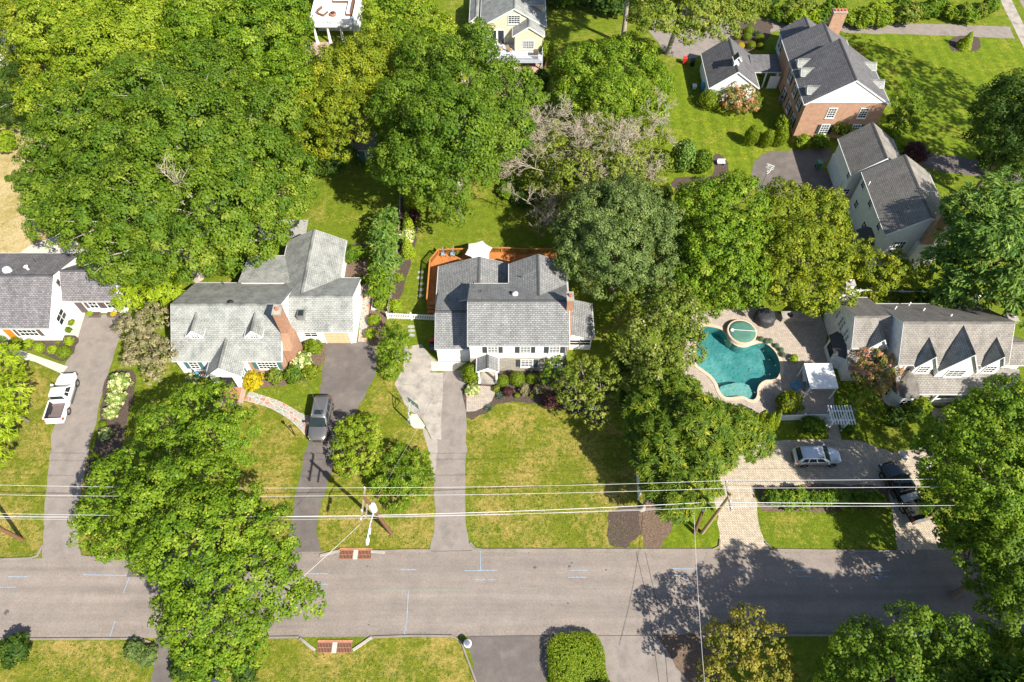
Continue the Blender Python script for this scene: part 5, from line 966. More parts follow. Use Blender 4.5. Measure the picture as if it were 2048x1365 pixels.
for a in (('clipped_shrub', 'shaded round shrub at the left end of the ranch bed', 'ball', 5, 672, .7, 'lf_mid'), ('clipped_shrub', 'dark clipped ball in the ranch bed beside the walk shadow', 'ball', 32, 684, .65, 'lf_clip'),
          ('spiky_shrub', 'small yellow green tuft between two ranch bed balls', 'loose', 56, 688, .6, 'lf_lime'), ('clipped_shrub', 'lime green flattened ball in the middle of the ranch bed', 'ball', 78, 696, .62, 'lf_lime'),
          ('spiky_shrub', 'feathery golden tuft left of the largest ranch bed ball', 'loose', 105, 700, .55, 'lf_lime'), ('clipped_shrub', 'largest lime green ball in the ranch bed', 'ball', 128, 705, .78, 'lf_clip'), ('spiky_shrub', 'spiky lime tuft at the driveway corner of the ranch bed', 'loose', 137, 683, .55, 'lf_lime'), ('seedling', 'tiny sprig in the ranch bed', 'loose', 116, 685, .25, 'lf_clip'),
          ('hydrangea', 'big hydrangea with cream blooms at the head of the long bed', 'flower', 240, 765, 1.25, 'lf_flower'), ('hydrangea', 'second cream hydrangea in the long bed', 'flower', 232, 797, 1.05, 'lf_flower'), ('clipped_shrub', 'tiny lime ball between two cream hydrangeas', 'ball', 221, 784, .35, 'lf_lime'),
          ('hydrangea', 'leafy green hydrangea below the cream ones', 'flower', 222, 825, .85, 'lf_flower'), ('clipped_shrub', 'small bright ball below the green hydrangea', 'ball', 206, 849, .4, 'lf_clip'), ('hydrangea', 'green hydrangea at the shaded end of the long bed', 'flower', 211, 868, .75, 'lf_flower'), ('clipped_shrub', 'small dark ball at the tail of the long bed', 'ball', 191, 912, .4, 'lf_clip'), ('perennial', 'dark leafy clump at the tail of the long bed', 'loose', 196, 935, .75, 'lf_mid'),
          ('golden_shrub', 'bright yellow round shrub by the brick steps', 'dense', 506, 762, 1.15, 'lf_yellow'), ('hedge_shrub', 'low clipped hedge under the picture window', 'loose', 552, 752, 1.0, 'lf_olive'), ('hedge_shrub', 'low clipped hedge right of the picture window hedge', 'loose', 588, 748, 1.1, 'lf_mid'),
          ('hydrangea', 'white hydrangea at the foot of the brick chimney', 'flower', 603, 722, 1.25, 'lf_flower'), ('golden_shrub', 'yellow green shrub beside the dark driveway head', 'loose', 621, 745, 1.0, 'lf_gold'), ('hedge_shrub', 'low rounded hedge near the bins', 'loose', 626, 695, 1.0, 'lf_clip'), ('clipped_shrub', 'lime ball at the left of the brick steps', 'ball', 437, 776, .7, 'lf_clip'), ('hydrangea', 'pale hydrangea in the shade of the entrance wall', 'flower', 385, 760, .8, 'lf_flower'), ('perennial', 'dark shrub by the flag', 'loose', 420, 792, .8, 'lf_mid'),
          ('laurel_shrub', 'dark leafy shrub beside the rear wing', 'loose', 700, 507, 1.2, 'lf_mid'), ('laurel_shrub', 'leafy shrub next to the bare brown bed', 'loose', 722, 505, 1.0, 'lf_maple'), ('perennial', 'low shrub below the bare brown bed', 'loose', 722, 560, .7, 'lf_maple'), ('perennial', 'bright green shrub beside the planter box', 'loose', 762, 606, .9, 'lf_bright'), ('perennial', 'round green shrub above the driveway corner', 'loose', 749, 640, .75, 'lf_bright'), ('perennial', 'yellow green shrub at the driveway corner', 'loose', 742, 668, .7, 'lf_lime'),
          ('cedar', 'slim bright cone at the top of the mulched strip', 'cone', 816, 400, .8, 'lf_bright', 3.0), ('cedar', 'slim lime cone in the middle of the mulched strip', 'cone', 815, 443, .9, 'lf_lime', 3.2), ('cedar', 'slim lime cone before the white hydrangea', 'cone', 814, 492, 1.0, 'lf_lime', 3.0), ('hydrangea', 'cream hydrangea behind the slim cone', 'flower', 812, 474, 1.2, 'lf_flower'), ('perennial', 'small shrub in the mulched strip', 'loose', 797, 556, .65, 'lf_bright'), ('boxwood', 'bright boxy shrub at the picket fence corner', 'loose', 790, 612, .85, 'lf_lime'), ('perennial', 'purple leaved shrub in the mulched strip shade', 'loose', 828, 430, .8, 'lf_burgundy'),
          ('boxwood', 'egg shaped clipped shrub left of the portico', 'egg', 942, 748, 1.0, 'lf_clip', 2.4), ('hosta', 'variegated pale hosta at the foot of the egg shaped shrub', 'flower', 945, 780, .85, 'lf_flower', .9), ('boxwood', 'clipped ball nearest the portico', 'ball', 1006, 762, .68, 'lf_clip'), ('boxwood', 'largest clipped ball before the stone wall', 'ball', 1035, 758, .82, 'lf_clip', 1.6), ('boxwood', 'smallest clipped ball before the stone wall', 'ball', 1064, 758, .62, 'lf_clip'),
          ('barberry', 'low burgundy shrub below the nearest clipped ball', 'loose', 1016, 783, .6, 'lf_burgundy'), ('barberry', 'rusty low shrub between two clipped balls', 'loose', 1050, 780, .65, 'lf_grey'), ('barberry', 'rusty low shrub right of the smallest ball', 'loose', 1078, 778, .6, 'lf_grey'), ('barberry', 'dark purple shrub at the bed end', 'loose', 1100, 802, .9, 'lf_burgundy'), ('barberry', 'purple shrub under the dogwood', 'loose', 1118, 795, .8, 'lf_burgundy'), ('juniper', 'blue green tuft by the paver walk', 'spiky', 1001, 792, .6, 'lf_blue', .5), ('juniper', 'blue green tuft on the lower tip of the bed', 'spiky', 978, 817, .55, 'lf_blue', .5), ('perennial', 'tiny orange plant in the dark bed', 'loose', 1034, 791, .32, 'lf_gold'), ('perennial', 'tiny green plant in the dark bed', 'loose', 1064, 792, .25, 'lf_clip'), ('perennial', 'tiny green sprig near the purple shrub', 'loose', 1088, 793, .25, 'lf_clip'), ('perennial', 'small golden plant at the portico column foot', 'loose', 992, 777, .4, 'lf_gold'),
          ('golden_shrub', 'large golden round shrub beside the pool terrace', 'dense', 1580, 806, 1.45, 'lf_gold', 2.6), ('ornamental_grass', 'yellow green tuft on the pool terrace', 'loose', 1589, 717, .5, 'lf_lime'),
          ('rhododendron', 'dark shrub at the white arbor post', 'loose', 1620, 848, 1.1, 'lf_mid'), ('rhododendron', 'leafy shrub left of the white arbor', 'loose', 1640, 855, .9, 'lf_maple'), ('rhododendron', 'dark rhododendron below the bay window', 'loose', 1790, 835, 1.2, 'lf_dark'), ('rhododendron', 'dark rhododendron beside the bay steps', 'loose', 1825, 828, 1.2, 'lf_mid'), ('rhododendron', 'yellow green shrub left of the porch steps', 'loose', 1848, 812, 1.0, 'lf_bright', 2), ('rhododendron', 'shrub right of the white arbor', 'loose', 1700, 855, .8, 'lf_mid'),
          ('clipped_shrub', 'large clipped ball beside the detached garage', 'ball', 1421, 199, 1.5, 'lf_clip', 2.6), ('laurel_shrub', 'green shrub right of the pink myrtle by the garage', 'loose', 1515, 208, 1.1, 'lf_maple', 2.2), ('laurel_shrub', 'tall green shrub along the garage wall', 'loose', 1513, 160, .8, 'lf_maple', 2), ('clipped_shrub', 'yellow green round shrub behind the brick house', 'ball', 1717, 103, 1.3, 'lf_gold', 2.6),
          ('cedar', 'large blue green clipped cone on the mulch bed', 'egg', 1368, 311, 1.7, 'lf_conifer', 4.6), ('cedar', 'smaller clipped cone beside the large one', 'egg', 1404, 322, 1.35, 'lf_mid', 3.4), ('cedar', 'first clipped column on the striped back lawn', 'egg', 1504, 271, .95, 'lf_clip', 3.2), ('cedar', 'middle clipped column on the striped back lawn', 'egg', 1535, 277, .85, 'lf_clip', 2.8), ('cedar', 'clipped column nearest the brick wall', 'egg', 1562, 272, 1.0, 'lf_clip', 3.2),
          ('laurel_shrub', 'tall green shrub against the brick corner', 'loose', 1567, 245, 1.0, 'lf_bright', 2.6), ('laurel_shrub', 'upright green shrub before the brick gable', 'loose', 1632, 236, 1.5, 'lf_maple', 3.6), ('viburnum', 'large brownish green shrub under the brick gable windows', 'dense', 1684, 250, 1.9, 'lf_olive', 3.2), ('hedge_shrub', 'bright hedge left end above the turning court', 'loose', 1605, 282, 1.1, 'lf_bright'), ('hedge_shrub', 'dark hedge right end above the turning court', 'loose', 1640, 283, 1.2, 'lf_maple'), ('ornamental_grass', 'feathery green clump behind the stucco house', 'loose', 1770, 272, 1.3, 'lf_bright'), ('ornamental_grass', 'lime clump right of the stucco garage roof', 'loose', 1795, 290, 1.1, 'lf_lime'), ('smoke_bush', 'burgundy round shrub beside the stucco house', 'dense', 1833, 306, 1.75, 'lf_burgundy', 3), ('hedge_shrub', 'dark hedge shrub at the right lawn corner', 'loose', 1985, 318, 2.0, 'lf_dark'), ('hedge_shrub', 'lighter hedge shrub along the right driveway', 'loose', 2020, 322, 1.8, 'lf_mid'),
          ('cedar', 'small yellow cone on the striped lawn bed', 'cone', 1936, 80, 1.1, 'lf_lime', 2.8), ('golden_shrub', 'gold shrub at the foot of the lawn cone', 'loose', 1924, 86, .8, 'lf_gold'),
          ('cedar', 'rounded green shrub beside the grey deck', 'egg', 1092, 102, 1.3, 'lf_bright', 3.0), ('cedar', 'shaded round shrub below the deck shrub', 'egg', 1082, 160, 1.3, 'lf_dark', 3.2), ('clipped_shrub', 'lime hedge shrub left of the cream bungalow', 'ball', 955, 12, 1.4, 'lf_lime', 3),
          ('shrub', 'bright shrub at the left yard edge', 'loose', 8, 282, 1.7, 'lf_bright', 3), ('shrub', 'lone small bush in the bare yard', 'loose', 18, 357, .55, 'lf_mid'), ('clipped_shrub', 'dark ground shrub under the oak near the patio', 'loose', 478, 535, 1.5, 'lf_mid'),
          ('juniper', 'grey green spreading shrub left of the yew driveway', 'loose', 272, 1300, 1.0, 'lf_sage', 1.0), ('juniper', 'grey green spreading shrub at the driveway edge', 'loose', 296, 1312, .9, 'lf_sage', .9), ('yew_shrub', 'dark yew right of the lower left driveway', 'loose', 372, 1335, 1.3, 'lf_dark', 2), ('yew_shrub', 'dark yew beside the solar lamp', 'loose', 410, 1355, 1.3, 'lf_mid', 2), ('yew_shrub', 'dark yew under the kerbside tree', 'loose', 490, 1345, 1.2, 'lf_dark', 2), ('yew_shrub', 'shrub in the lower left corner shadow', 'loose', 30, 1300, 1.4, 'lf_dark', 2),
          ('hedge_dome', 'clipped green hedge dome at the driveway corner across the street', 'dome', 1153, 1325, 2.35, 'lf_clip', 1.3), ('shrub', 'leafy bush behind the clipped hedge dome', 'loose', 1195, 1385, 1.3, 'lf_dark', 2)):
    SH(*a[:7], hz=a[7] if len(a) > 7 else None)
for i in range(7): SH('arborvitae', ('slim', 'fuller', 'broadest and tallest')[i % 3] + ' upright arborvitae in the row between the pool terrace and the forecourt', 'cone', 1462 + i * 15, 838 + (i % 2) * 5, .75 + .1 * (i % 3), 'lf_bright', 3.6 + .25 * (i % 3), group='arborvitae row')
for i in range(8): SH('island_shrub', '%s %s shrub in the hedge row on the lawn island' % (('narrow', 'middling', 'broad')[i % 3], ('dark leaved', 'leafy green', 'leafy green')[i % 3]), 'loose', 1545 + i * 29, 996 + (i % 2) * 4, .95 + .12 * (i % 3), ('lf_mid', 'lf_maple', 'lf_maple')[i % 3], 1.6, group='island hedge shrubs')
for i in range(8): SH('porch_shrub', '%s low shrub in the bed along the front porch' % ('deep green', 'golden', 'mid green')[i % 3], 'loose', 1905 + i * 20, 822 + (i % 3) * 6, .95, ('lf_mid', 'lf_gold', 'lf_maple')[i % 3], 1.3, group='porch bed shrubs')
for i in range(9): SH('back_hedge_shrub', '%s shrub in the hedge behind the dormered house' % ('golden yellow', 'golden yellow', 'deep green', 'very dark')[min(3, i // 2)], 'loose', 1740 + i * 24, 592 + (i % 2) * 4, 1.3, ('lf_gold', 'lf_gold', 'lf_mid', 'lf_dark')[min(3, i // 2)], 2, group='hedge behind the dormered house')
for p in ((1508, 670), (1522, 678), (1533, 683), (1540, 682), (1553, 692), (1562, 700), (1566, 710)): SH('boxwood', 'tiny blue green ball beside the raised spa', 'ball', *p, .32, 'lf_blue', group='tiny balls beside the spa')
for i, p in enumerate(((1475, 73), (1495, 74), (1521, 78), (1482, 92), (1503, 90), (1498, 61), (1522, 92))): SH('golden_shrub', '%s %s ball in the bed behind the garage' % (('tiny', 'small', 'larger')[i % 3], ('golden', 'green', 'golden', 'bright yellow')[i % 4]), 'ball', *p, .55 + .1 * (i % 3), ('lf_gold', 'lf_clip', 'lf_gold', 'lf_yellow')[i % 4], group='golden bed shrubs')
SH('yucca', 'spiky blue green yucca in the golden shrub bed', 'spiky', 1515, 66, .8, 'lf_blue', .9)
rg = random.Random(9)
for i in range(26):
    r_, m_, z_ = rg.uniform(1.2, 2.2), rg.choice(['lf_bright', 'lf_maple', 'lf_mid', 'lf_olive', 'lf_lime']), rg.uniform(2, 3.4)
    SH('border_shrub', look(r_, z_, m_) + ' shrub in the border along the upper driveway', 'loose', 1565 + i * 17 + rg.uniform(-6, 6), 18 + rg.uniform(-14, 22), r_, m_, z_, group='border shrubs along the upper driveway')
for i in range(16):
    r_, m_, z_ = rg.uniform(1.6, 2.4), rg.choice(['lf_dark', 'lf_mid', 'lf_dark']), rg.uniform(2.4, 4.2)
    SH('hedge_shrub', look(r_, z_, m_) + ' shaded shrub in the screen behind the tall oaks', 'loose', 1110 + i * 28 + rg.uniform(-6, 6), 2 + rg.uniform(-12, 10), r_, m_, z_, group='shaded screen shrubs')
for i in range(12):
    r_, m_, z_ = rg.uniform(1, 1.6), rg.choice(['lf_dark', 'lf_mid', 'lf_maple']), rg.uniform(1.5, 3.2)
    SH('understorey_shrub', look(r_, z_, m_) + ' shrub under the half dead tree', 'loose', rg.uniform(1010, 1330), rg.uniform(330, 400), r_, m_, z_, group='middle garden understorey')
for i in range(6): SH('garden_shrub', 'leafy shrub in the strip below the sumac fronds', 'loose', 1240 + i * 8 + rg.uniform(-6, 6), rg.uniform(690, 800), rg.uniform(.9, 1.4), 'lf_dark', rg.uniform(1.4, 2.2), group='shrubs under the privet')
# ------------------------------------------------------------ vehicles (local x forward, y left, z up)
def body_mesh(st, z0=.3):
    "loft: stations (x, half width, belt height)"
    mb = MB(); rings = []
    for x, w, zb in st:
        half = [(w * .80, z0), (w * .97, z0 + .12), (w, z0 + (zb - z0) * .5), (w * .985, zb - .16), (w * .955, zb - .05), (w * .86, zb), (w * .45, zb + .035), (0, zb + .045)]
        rings.append([(x, y, z) for y, z in half] + [(x, -y, z) for y, z in half[-2::-1]])
    n = len(rings[0]); V = [p for r in rings for p in r]
    f = [(i * n + k, i * n + k + 1, (i + 1) * n + k + 1, (i + 1) * n + k) for i in range(len(st) - 1) for k in range(n - 1)]
    f += [(i * n, (i + 1) * n, (i + 1) * n + n - 1, i * n + n - 1) for i in range(len(st) - 1)]
    mb.add(V, f, True); mb.add(rings[0], [tuple(range(n))]); mb.add(rings[-1], [tuple(range(n))[::-1]]); return mb
def cabin(t, paint, zb, zt, xb0, xb1, xr0, xr1, wb, wr, pillars, rear_glass=True):
    lv = [(zb, xb0, xb1, wb), (zt - .09, xr0 - .02, xr1 + .06, wr + .03), (zt - .02, xr0 + .07, xr1 - .05, wr - .05), (zt, xr0 + .3, xr1 - .3, wr - .3)]
    V = []
    for z, a, b, w in lv:
        bl = .1; V += [(a, -w + bl, z), (a + bl, -w, z), (b - bl, -w, z), (b, -w + bl, z), (b, w - bl, z), (b - bl, w, z), (a + bl, w, z), (a, w - bl, z)]
    mb = MB().add(V, [(i * 8 + k, i * 8 + (k + 1) % 8, (i + 1) * 8 + (k + 1) % 8, (i + 1) * 8 + k) for i in range(3) for k in range(8)] + [tuple(range(24, 32))], True)
    mb.build('cabin', paint, t, fix=True)
    def pane(name, A, B, C, D, u0, u1, v0, v1):
        A, B, C, D = map(Vector, (A, B, C, D)); nn = (B - A).cross(D - A).normalized(); q = lambda u, v: A.lerp(B, u).lerp(D.lerp(C, u), v)
        P = [q(u0, v0), q(u1, v0), q(u1, v1), q(u0, v1)]; ctr = Vector(((xb0 + xb1) / 2, 0, zb))
        if nn.dot(P[0] - ctr) < 0: nn = -nn
        MB().add([p + nn * .012 for p in P] + [p - nn * .02 for p in P], [(0, 1, 2, 3), (7, 6, 5, 4)] + [(i, i + 4, (i + 1) % 4 + 4, (i + 1) % 4) for i in range(4)]).build(name, 'glass', t, fix=True)
    L0, L1 = V[:8], V[8:16]
    pane('windscreen', L0[3], L0[4], L1[4], L1[3], -.04, 1.04, .04, .97)
    if rear_glass: pane('rear_window', L0[7], L0[0], L1[0], L1[7], .02, .98, .15, .95)
    for sd_ in (0, 1):
        a, b, c, d = (L0[1], L0[2], L1[2], L1[1]) if sd_ == 0 else (L0[6], L0[5], L1[5], L1[6])
        for u0, u1 in pillars: pane('side_window', a, b, c, d, u0, u1, .1, .88)
def wheels(t, xs, w, r=.37, wd=.25):
    for x in xs:
        for s in (-1, 1):
            y = s * (w - wd / 2 + .02)
            o = MB().lathe([(r * .62, -wd / 2), (r * .94, -wd / 2), (r, -wd / 2 + .04), (r, wd / 2 - .04), (r * .94, wd / 2), (r * .62, wd / 2)], (x, y, r), 22, 'y').build('wheel', 'rubber', t, fix=True)
            rm = MB().lathe([(r * .63, -wd / 2 + .03), (r * .63, wd / 2 - .03)], (x, y, r), 22, 'y')
            for k in range(5):
                a = 2 * math.pi * k / 5; rm.bar((x, y + s * (wd / 2 - .05), r), (x + math.cos(a) * r * .62, y + s * (wd / 2 - .03), r + math.sin(a) * r * .62), .07, .05, (0, s, 0))
            rm.build('rim', 'metal', o, fix=True)
def lights(t, L, w, zf, zr, rw=.12):
    for s in (-1, 1):
        MB().bar((L / 2 - .42, s * w * .86, zf + .0), (L / 2 - .1, s * w * .66, zf - .06), .1, .1).build('headlight', 'lamp_clear', t)
        MB().bar((-L / 2 + .05, s * w * .78, zr - .08), (-L / 2 + .26, s * w * .93, zr - .06), .06, .16).build('tail_light', 'tail_red', t)
def mirrors(t, x, w, z, paint):
    for s in (-1, 1): MB().box(x - .08, x + .1, s * w - .02 if s > 0 else s * w - .22, s * w + .22 if s > 0 else s * w + .02, z, z + .16).build('mirror', paint, t)
def suv(label, px, py, heading, paint, L=4.7, W_=.94, H_=1.68, rails=True, sunroof=True, ribs=False):
    c = G(px, py); t = thing('suv', label, 'car', (c.x, c.y, .012), heading)
    k = L / 4.7
    st = [(-2.35, .62, .82), (-2.33, .78, .95), (-2.2, .87, 1.0), (-1.9, .92, 1.03), (-1, .94, 1.03), (.4, .94, 1.02), (.95, .93, 1.0), (1.5, .90, .97), (1.95, .86, .92), (2.2, .78, .84), (2.31, .66, .74), (2.35, .5, .62)]
    body_mesh([(x * k, w * W_ / .94, z) for x, w, z in st]).build('body', paint, t, fix=True)
    cabin(t, paint, 1.0, H_, -2.2 * k, 1.12 * k, -1.8 * k, .32 * k, .87 * W_ / .94, .68 * W_ / .94, ((.06, .27), (.31, .58), (.62, .9)))
    wheels(t, (-1.38 * k, 1.4 * k), W_); lights(t, L, W_, .8, 1.0); mirrors(t, .75 * k, W_, 1.02, paint)
    MB().box(-L / 2 - .04, -L / 2 + .2, -.55, .55, .38, .6).build('rear_bumper', 'shutter_dark', t); MB().box(L / 2 - .12, L / 2 + .03, -.42, .42, .36, .58).build('front_bumper', 'shutter_dark', t)
    MB().box(L / 2 - .06, L / 2 + .012, -.42, .42, .6, .72).build('grille', 'dark', t)
    if rails:
        for s in (-1, 1): MB().tube([(-1.7 * k, s * .6, H_ - .03), (-1.6 * k, s * .6, H_ + .05), (.1 * k, s * .6, H_ + .05), (.2 * k, s * .6, H_ - .03)], .022, 6).build('roof_rail', 'metal' if not ribs else 'dark', t)
    if sunroof: MB().box(-.35 * k, .12 * k, -.42, .42, H_ - .012, H_ + .006).build('sunroof', 'glass', t)
    if ribs:
        for y in (-.38, -.13, .13, .38): MB().box(-1.5 * k, 0, y - .02, y + .02, H_ - .02, H_ + .012).build('roof_rib', paint, t)
    return t
def pickup(label, px, py, heading, paint, L=5.8, W_=.97, crew=True, toolbox=False):
    c = G(px, py); t = thing('pickup_truck', label, 'pickup', (c.x, c.y, .012), heading); H_ = 1.85
    h = L / 2; cb = -.35 if crew else -.6                   # cab back
    st = [(cb, W_, 1.14), (.6, W_, 1.14), (1.2, W_ * .985, 1.12), (h - .75, W_ * .97, 1.08), (h - .25, W_ * .9, 1.02), (h - .06, W_ * .78, .92), (h, W_ * .62, .72)]
    body_mesh(st, .42).build('body', paint, t, fix=True)
    cabin(t, paint, 1.1, H_, cb + .03, 1.5 if crew else 1.25, cb + .12, .7 if crew else .5, W_ * .93, W_ * .74, ((.08, .46), (.52, .92)) if crew else ((.1, .4), (.45, .9)))
    b = MB(); w = W_; x0, x1 = -h + .06, cb - .02
    for s in (-1, 1):
        ya, yb = sorted((s * w, s * (w - .1))); b.box(x0, x1, ya, yb, .55, 1.16); yc, yd = sorted((s * (w - .103), s * (w - .16))); MB().box(x0, x1 - .08, yc, yd, .6, 1.1).build('bed_liner', 'dark', t)
    b.box(x1 - .07, x1, -w + .162, w - .162, .56, 1.14).build('bed_side', paint, t)
    MB().box(x0, x1, -w + .17, w - .17, .5, .62).build('bed_floor', 'dark' if paint == 'car_black' else 'planter', t)
    MB().box(-h, -h + .058, -w, w, .55, 1.15).box(-h - .02, -h, -.15, .15, 1.0, 1.08).build('tailgate', paint, t)
    for s in (-1, 1): MB().box(-1.95, -1.15, *sorted((s * (w - .165), s * (w - .36))), .62, .86).build('wheel_arch', 'dark', t)
    MB().box(-h - .16, -h - .02, -w * .9, w * .9, .42, .58).build('rear_bumper', 'metal' if paint == 'car_black' else 'metal_white', t); MB().box(h - .1, h + .08, -.75, .75, .42, .66).build('front_bumper', 'shutter_dark', t)
    MB().box(h - .1, h + .01, -.55, .55, .7, .88).build('grille', 'dark', t)
    for s in (-1, 1):
        MB().box(cb - .1, 1.3, *sorted((s * (w - .02), s * (w + .12))), .36, .42).build('running_board', 'shutter_dark', t)
        MB().box(-h - .012, -h + .2, *sorted((s * (w + .01), s * (w - .15))), .8, 1.1).build('tail_light', 'tail_red', t)
        MB().box(h - .16, h + .0, *sorted((s * w * .78, s * w * .58)), .78, .93).build('headlight', 'lamp_clear', t)
    mirrors(t, 1.15, w, 1.15, 'dark' if paint == 'car_black' else paint); wheels(t, (-1.55, h - 1.0), w, .4, .28)
    if toolbox: MB().box(x1 - .75, x1 - .09, -w + .05, w - .05, 1.0, 1.24).build('toolbox', 'metal', t)
    return t
pickup('white pickup truck with an empty bed on the long driveway', 131, 801, R(93.5), 'car_white', 5.5, crew=False)
suv('grey SUV with roof rails and sunroof on the dark driveway', 644, 843, R(-90.5), 'car_grey', 5.0, .98, 1.75)
suv('silver SUV with ribbed roof on the paved forecourt', 1629, 918, R(1), 'car_silver', 4.6, .93, 1.66, sunroof=False, ribs=True)
pickup('black pickup truck with a silver toolbox half under the leafy street tree', 1800, 988, R(106), 'car_black', 5.9, toolbox=True)
# ------------------------------------------------------------ poles and wires
def pole(label, base, top, mat, r=.16, arm=None, ins=True):
    t = thing('utility_pole', label, 'utility pole', base); b = Vector(base); tp = Vector(top) - b
    MB().tube([Vector((0, 0, -.2)), tp * .5, tp], [r * 1.1, r, r * .75], 12).build('pole', mat, t)
    if arm:
        a0, a1, za = arm; f = za / top[2]; xx = tp.x * f
        MB().box(xx - .19, xx - .07, a0 - b.y, a1 - b.y, za - .06, za + .08).build('crossarm', 'wood_grey', t)
        for yy in (a0 + .1, a0 + (a1 - a0) * .28, a1 - .1) if ins else ():
            MB().lathe([(.0, .3), (.05, .3), (.07, .2), (.05, .17), (.07, .1), (.03, .08), (.03, 0)], (xx - .13, yy - b.y, za + .08), 8).build('insulator', 'metal_white', t)
    return t
P1b, P1t = G(783, 1067), Vector((-11.75, 21.35, 11)); P2b = G(1404, 1066); P3b = G(45, 1080)
p1 = pole('leaning utility pole with transformer and street light', P1b, P1t, 'wood_brown', arm=(19.55, 22.35, 10.6))
q = G(746, 1016, 8.8) - P1b
MB().lathe([(0, -.55), (.28, -.55), (.3, -.5), (.3, .45), (.26, .52), (0, .55)], q, 14).lathe([(0, .85), (.05, .85), (.05, .5)], q, 8).build('transformer', 'metal_white', p1)
MB().bar(q, Vector((-.48, -.62, 8.8)), .1, .1).build('bracket', 'metal', p1)
f7 = Vector((-.57 * .68, -.8 * .68, 7.4)); e7 = G(735, 1082, 7.7) - P1b
MB().tube([f7, f7.lerp(e7, .5) + Vector((0, 0, .35)), e7 + Vector((0, .3, .1))], .04, 8).build('lamp_arm', 'metal_white', p1)
lh = MB().lathe([(0, .1), (.12, .09), (.17, .0), (.12, -.06), (0, -.07)], (0, 0, 0), 12); lh.v = [(e7.x + v[0], e7.y + v[1] * 2.4, e7.z + v[2]) for v in lh.v]; lh.build('lamp_head', 'metal_white', p1)
e8 = G(738, 1063, 7.6) - P1b; MB().box(e8.x - .13, e8.x + .13, e8.y - .25, e8.y + .25, e8.z - .08, e8.z + .08).build('lamp_ballast', 'metal_white', p1)
MB().box(-.6, -.5, -2.0, -.5, 9.55, 9.68).build('lower_arm', 'wood_grey', p1)
p2 = pole('tan utility pole beside the paved driveway mouth', P2b, Vector((17.55, 21.75, 11)), 'wood_tan', arm=(20.5, 23.0, 10.4))
p2s = pole('short cut off brown pole stub beside the tan pole', G(1389, 1067), G(1405, 1022, 4.3), 'wood_brown', .17)
MB().lathe([(0, .3), (.14, .25), (.14, -.1), (0, -.1)], G(1405, 1022, 4.2) - G(1389, 1067), 10).build('cable_clamp', 'metal_white', p2s)
p3 = pole('utility pole on the lawn at the left edge', P3b, P3b + Vector((-.2, -.2, 11)), 'wood_brown', arm=(20.0, 22.7, 10.6))
p4 = pole('utility pole beyond the right edge of the forecourt', (62, 22.5, 0), (62, 22.3, 11.2), 'wood_brown', arm=(20.9, 23.6, 10.8))
def wire(label, a, b, sag, r=.022, name='power_line', mat='wire'):
    a, b = Vector(a), Vector(b); P = [a.lerp(b, i / 24) - Vector((0, 0, sag * 4 * (i / 24) * (1 - i / 24))) for i in range(25)]
    MB().tube(P, r, 5).build(name, mat, None, label=label, cat='wire', group='overhead wires along the street')
X = (-45.4, -11.9, 17.4, 61.8); Ya = ((22.55, 22.2, 22.9, 23.4), (21.7, 21.55, 22.25, 22.7), (20.2, 19.8, 20.7, 21.1)); Zz = (10.9, 10.95, 10.75, 11.15)
SP = ('between the left edge pole and the transformer pole', 'between the transformer pole and the tan pole', 'from the tan pole to the right edge')
for i in range(3):
    for k, nm in enumerate(('innermost high wire', 'middle high wire', 'roadside high wire')): wire('%s %s' % (nm, SP[i]), (X[i], Ya[k][i], Zz[i]), (X[i + 1], Ya[k][i + 1], Zz[i + 1]), .35, .015)
st2 = G(1405, 1022, 4.3)
C1 = Vector((-11.6, 21.6, 6.3)); cq = ((-45.3, 21.4, 6.6), tuple(C1), (st2.x + .2, st2.y, 6.4), (62, 22.4, 7.2))
for i in range(3):
    wire('thick cable %s' % SP[i], cq[i], cq[i + 1], .35, .028); wire('thin cable slung under the thick cable %s' % SP[i], Vector(cq[i]) - Vector((0, 0, .5)), Vector(cq[i + 1]) - Vector((0, .1, .5)), .45, .012)
wire('service wire crossing the street from the transformer pole', (-12.1, 19.7, 9.6), G(430, 1300, 8), .5, .016); wire('service wire crossing the street from the pole stub', G(1388, 1027, 4.6), G(1412, 1400, 7), .4, .018)
wire('service drop reaching the white house roof', (-11.6, 21.6, 8.5), G(921, 695, 3.9), .6, .005); wire('service drop reaching the cape house', (-11.7, 21.6, 8.4), G(573, 690, 4.2), .6, .004)
# ------------------------------------------------------------ pool
pool = thing('swimming_pool', 'freeform teal swimming pool with a shallow shelf', 'swimming pool')
n = len(POOL); lo = [Vector((p.x, p.y, -1.25)) for p in POOL]
MB().add(POOL + lo, [(i, (i + 1) % n, (i + 1) % n + n, i + n) for i in range(n)]).build('basin_wall', 'pool_plaster', pool, fix=True)
bm = fill([POOL], -1.25); me = bpy.data.meshes.new('basin_floor'); bm.to_mesh(me); bm.free(); link_mesh('basin_floor', me, 'pool_plaster', pool)
bm = fill([POOL], -.1); me = bpy.data.meshes.new('water'); bm.to_mesh(me); bm.free(); link_mesh('water', me, 'water', pool)
for k_, z_ in ((0, -.75), (1, -1.0)):
    MB().prism([Vector((p.x, p.y, 0)) for p in spline([G(*Z7(*p)) for p in ((305 - k_ * 0, 955 - k_ * 32), (380, 935 - k_ * 36), (470, 925 - k_ * 36), (470, 960), (350, 990), (325, 1010))], 3)], -1.2, z_).build('pool_step', 'pool_shelf', pool, fix=True)
sf = spline([G(*Z7(*p), -.35) for p in ((335, 1035), (350, 985), (450, 955), (560, 940), (650, 962), (690, 1010), (712, 1080), (690, 1134), (620, 1106), (560, 1101), (430, 1111), (370, 1086))], 4)
MB().prism(sf, -1.2, -.4).build('shelf', 'pool_shelf', pool, fix=True)
ou, n2 = grow(POOL, .32), len(POOL)
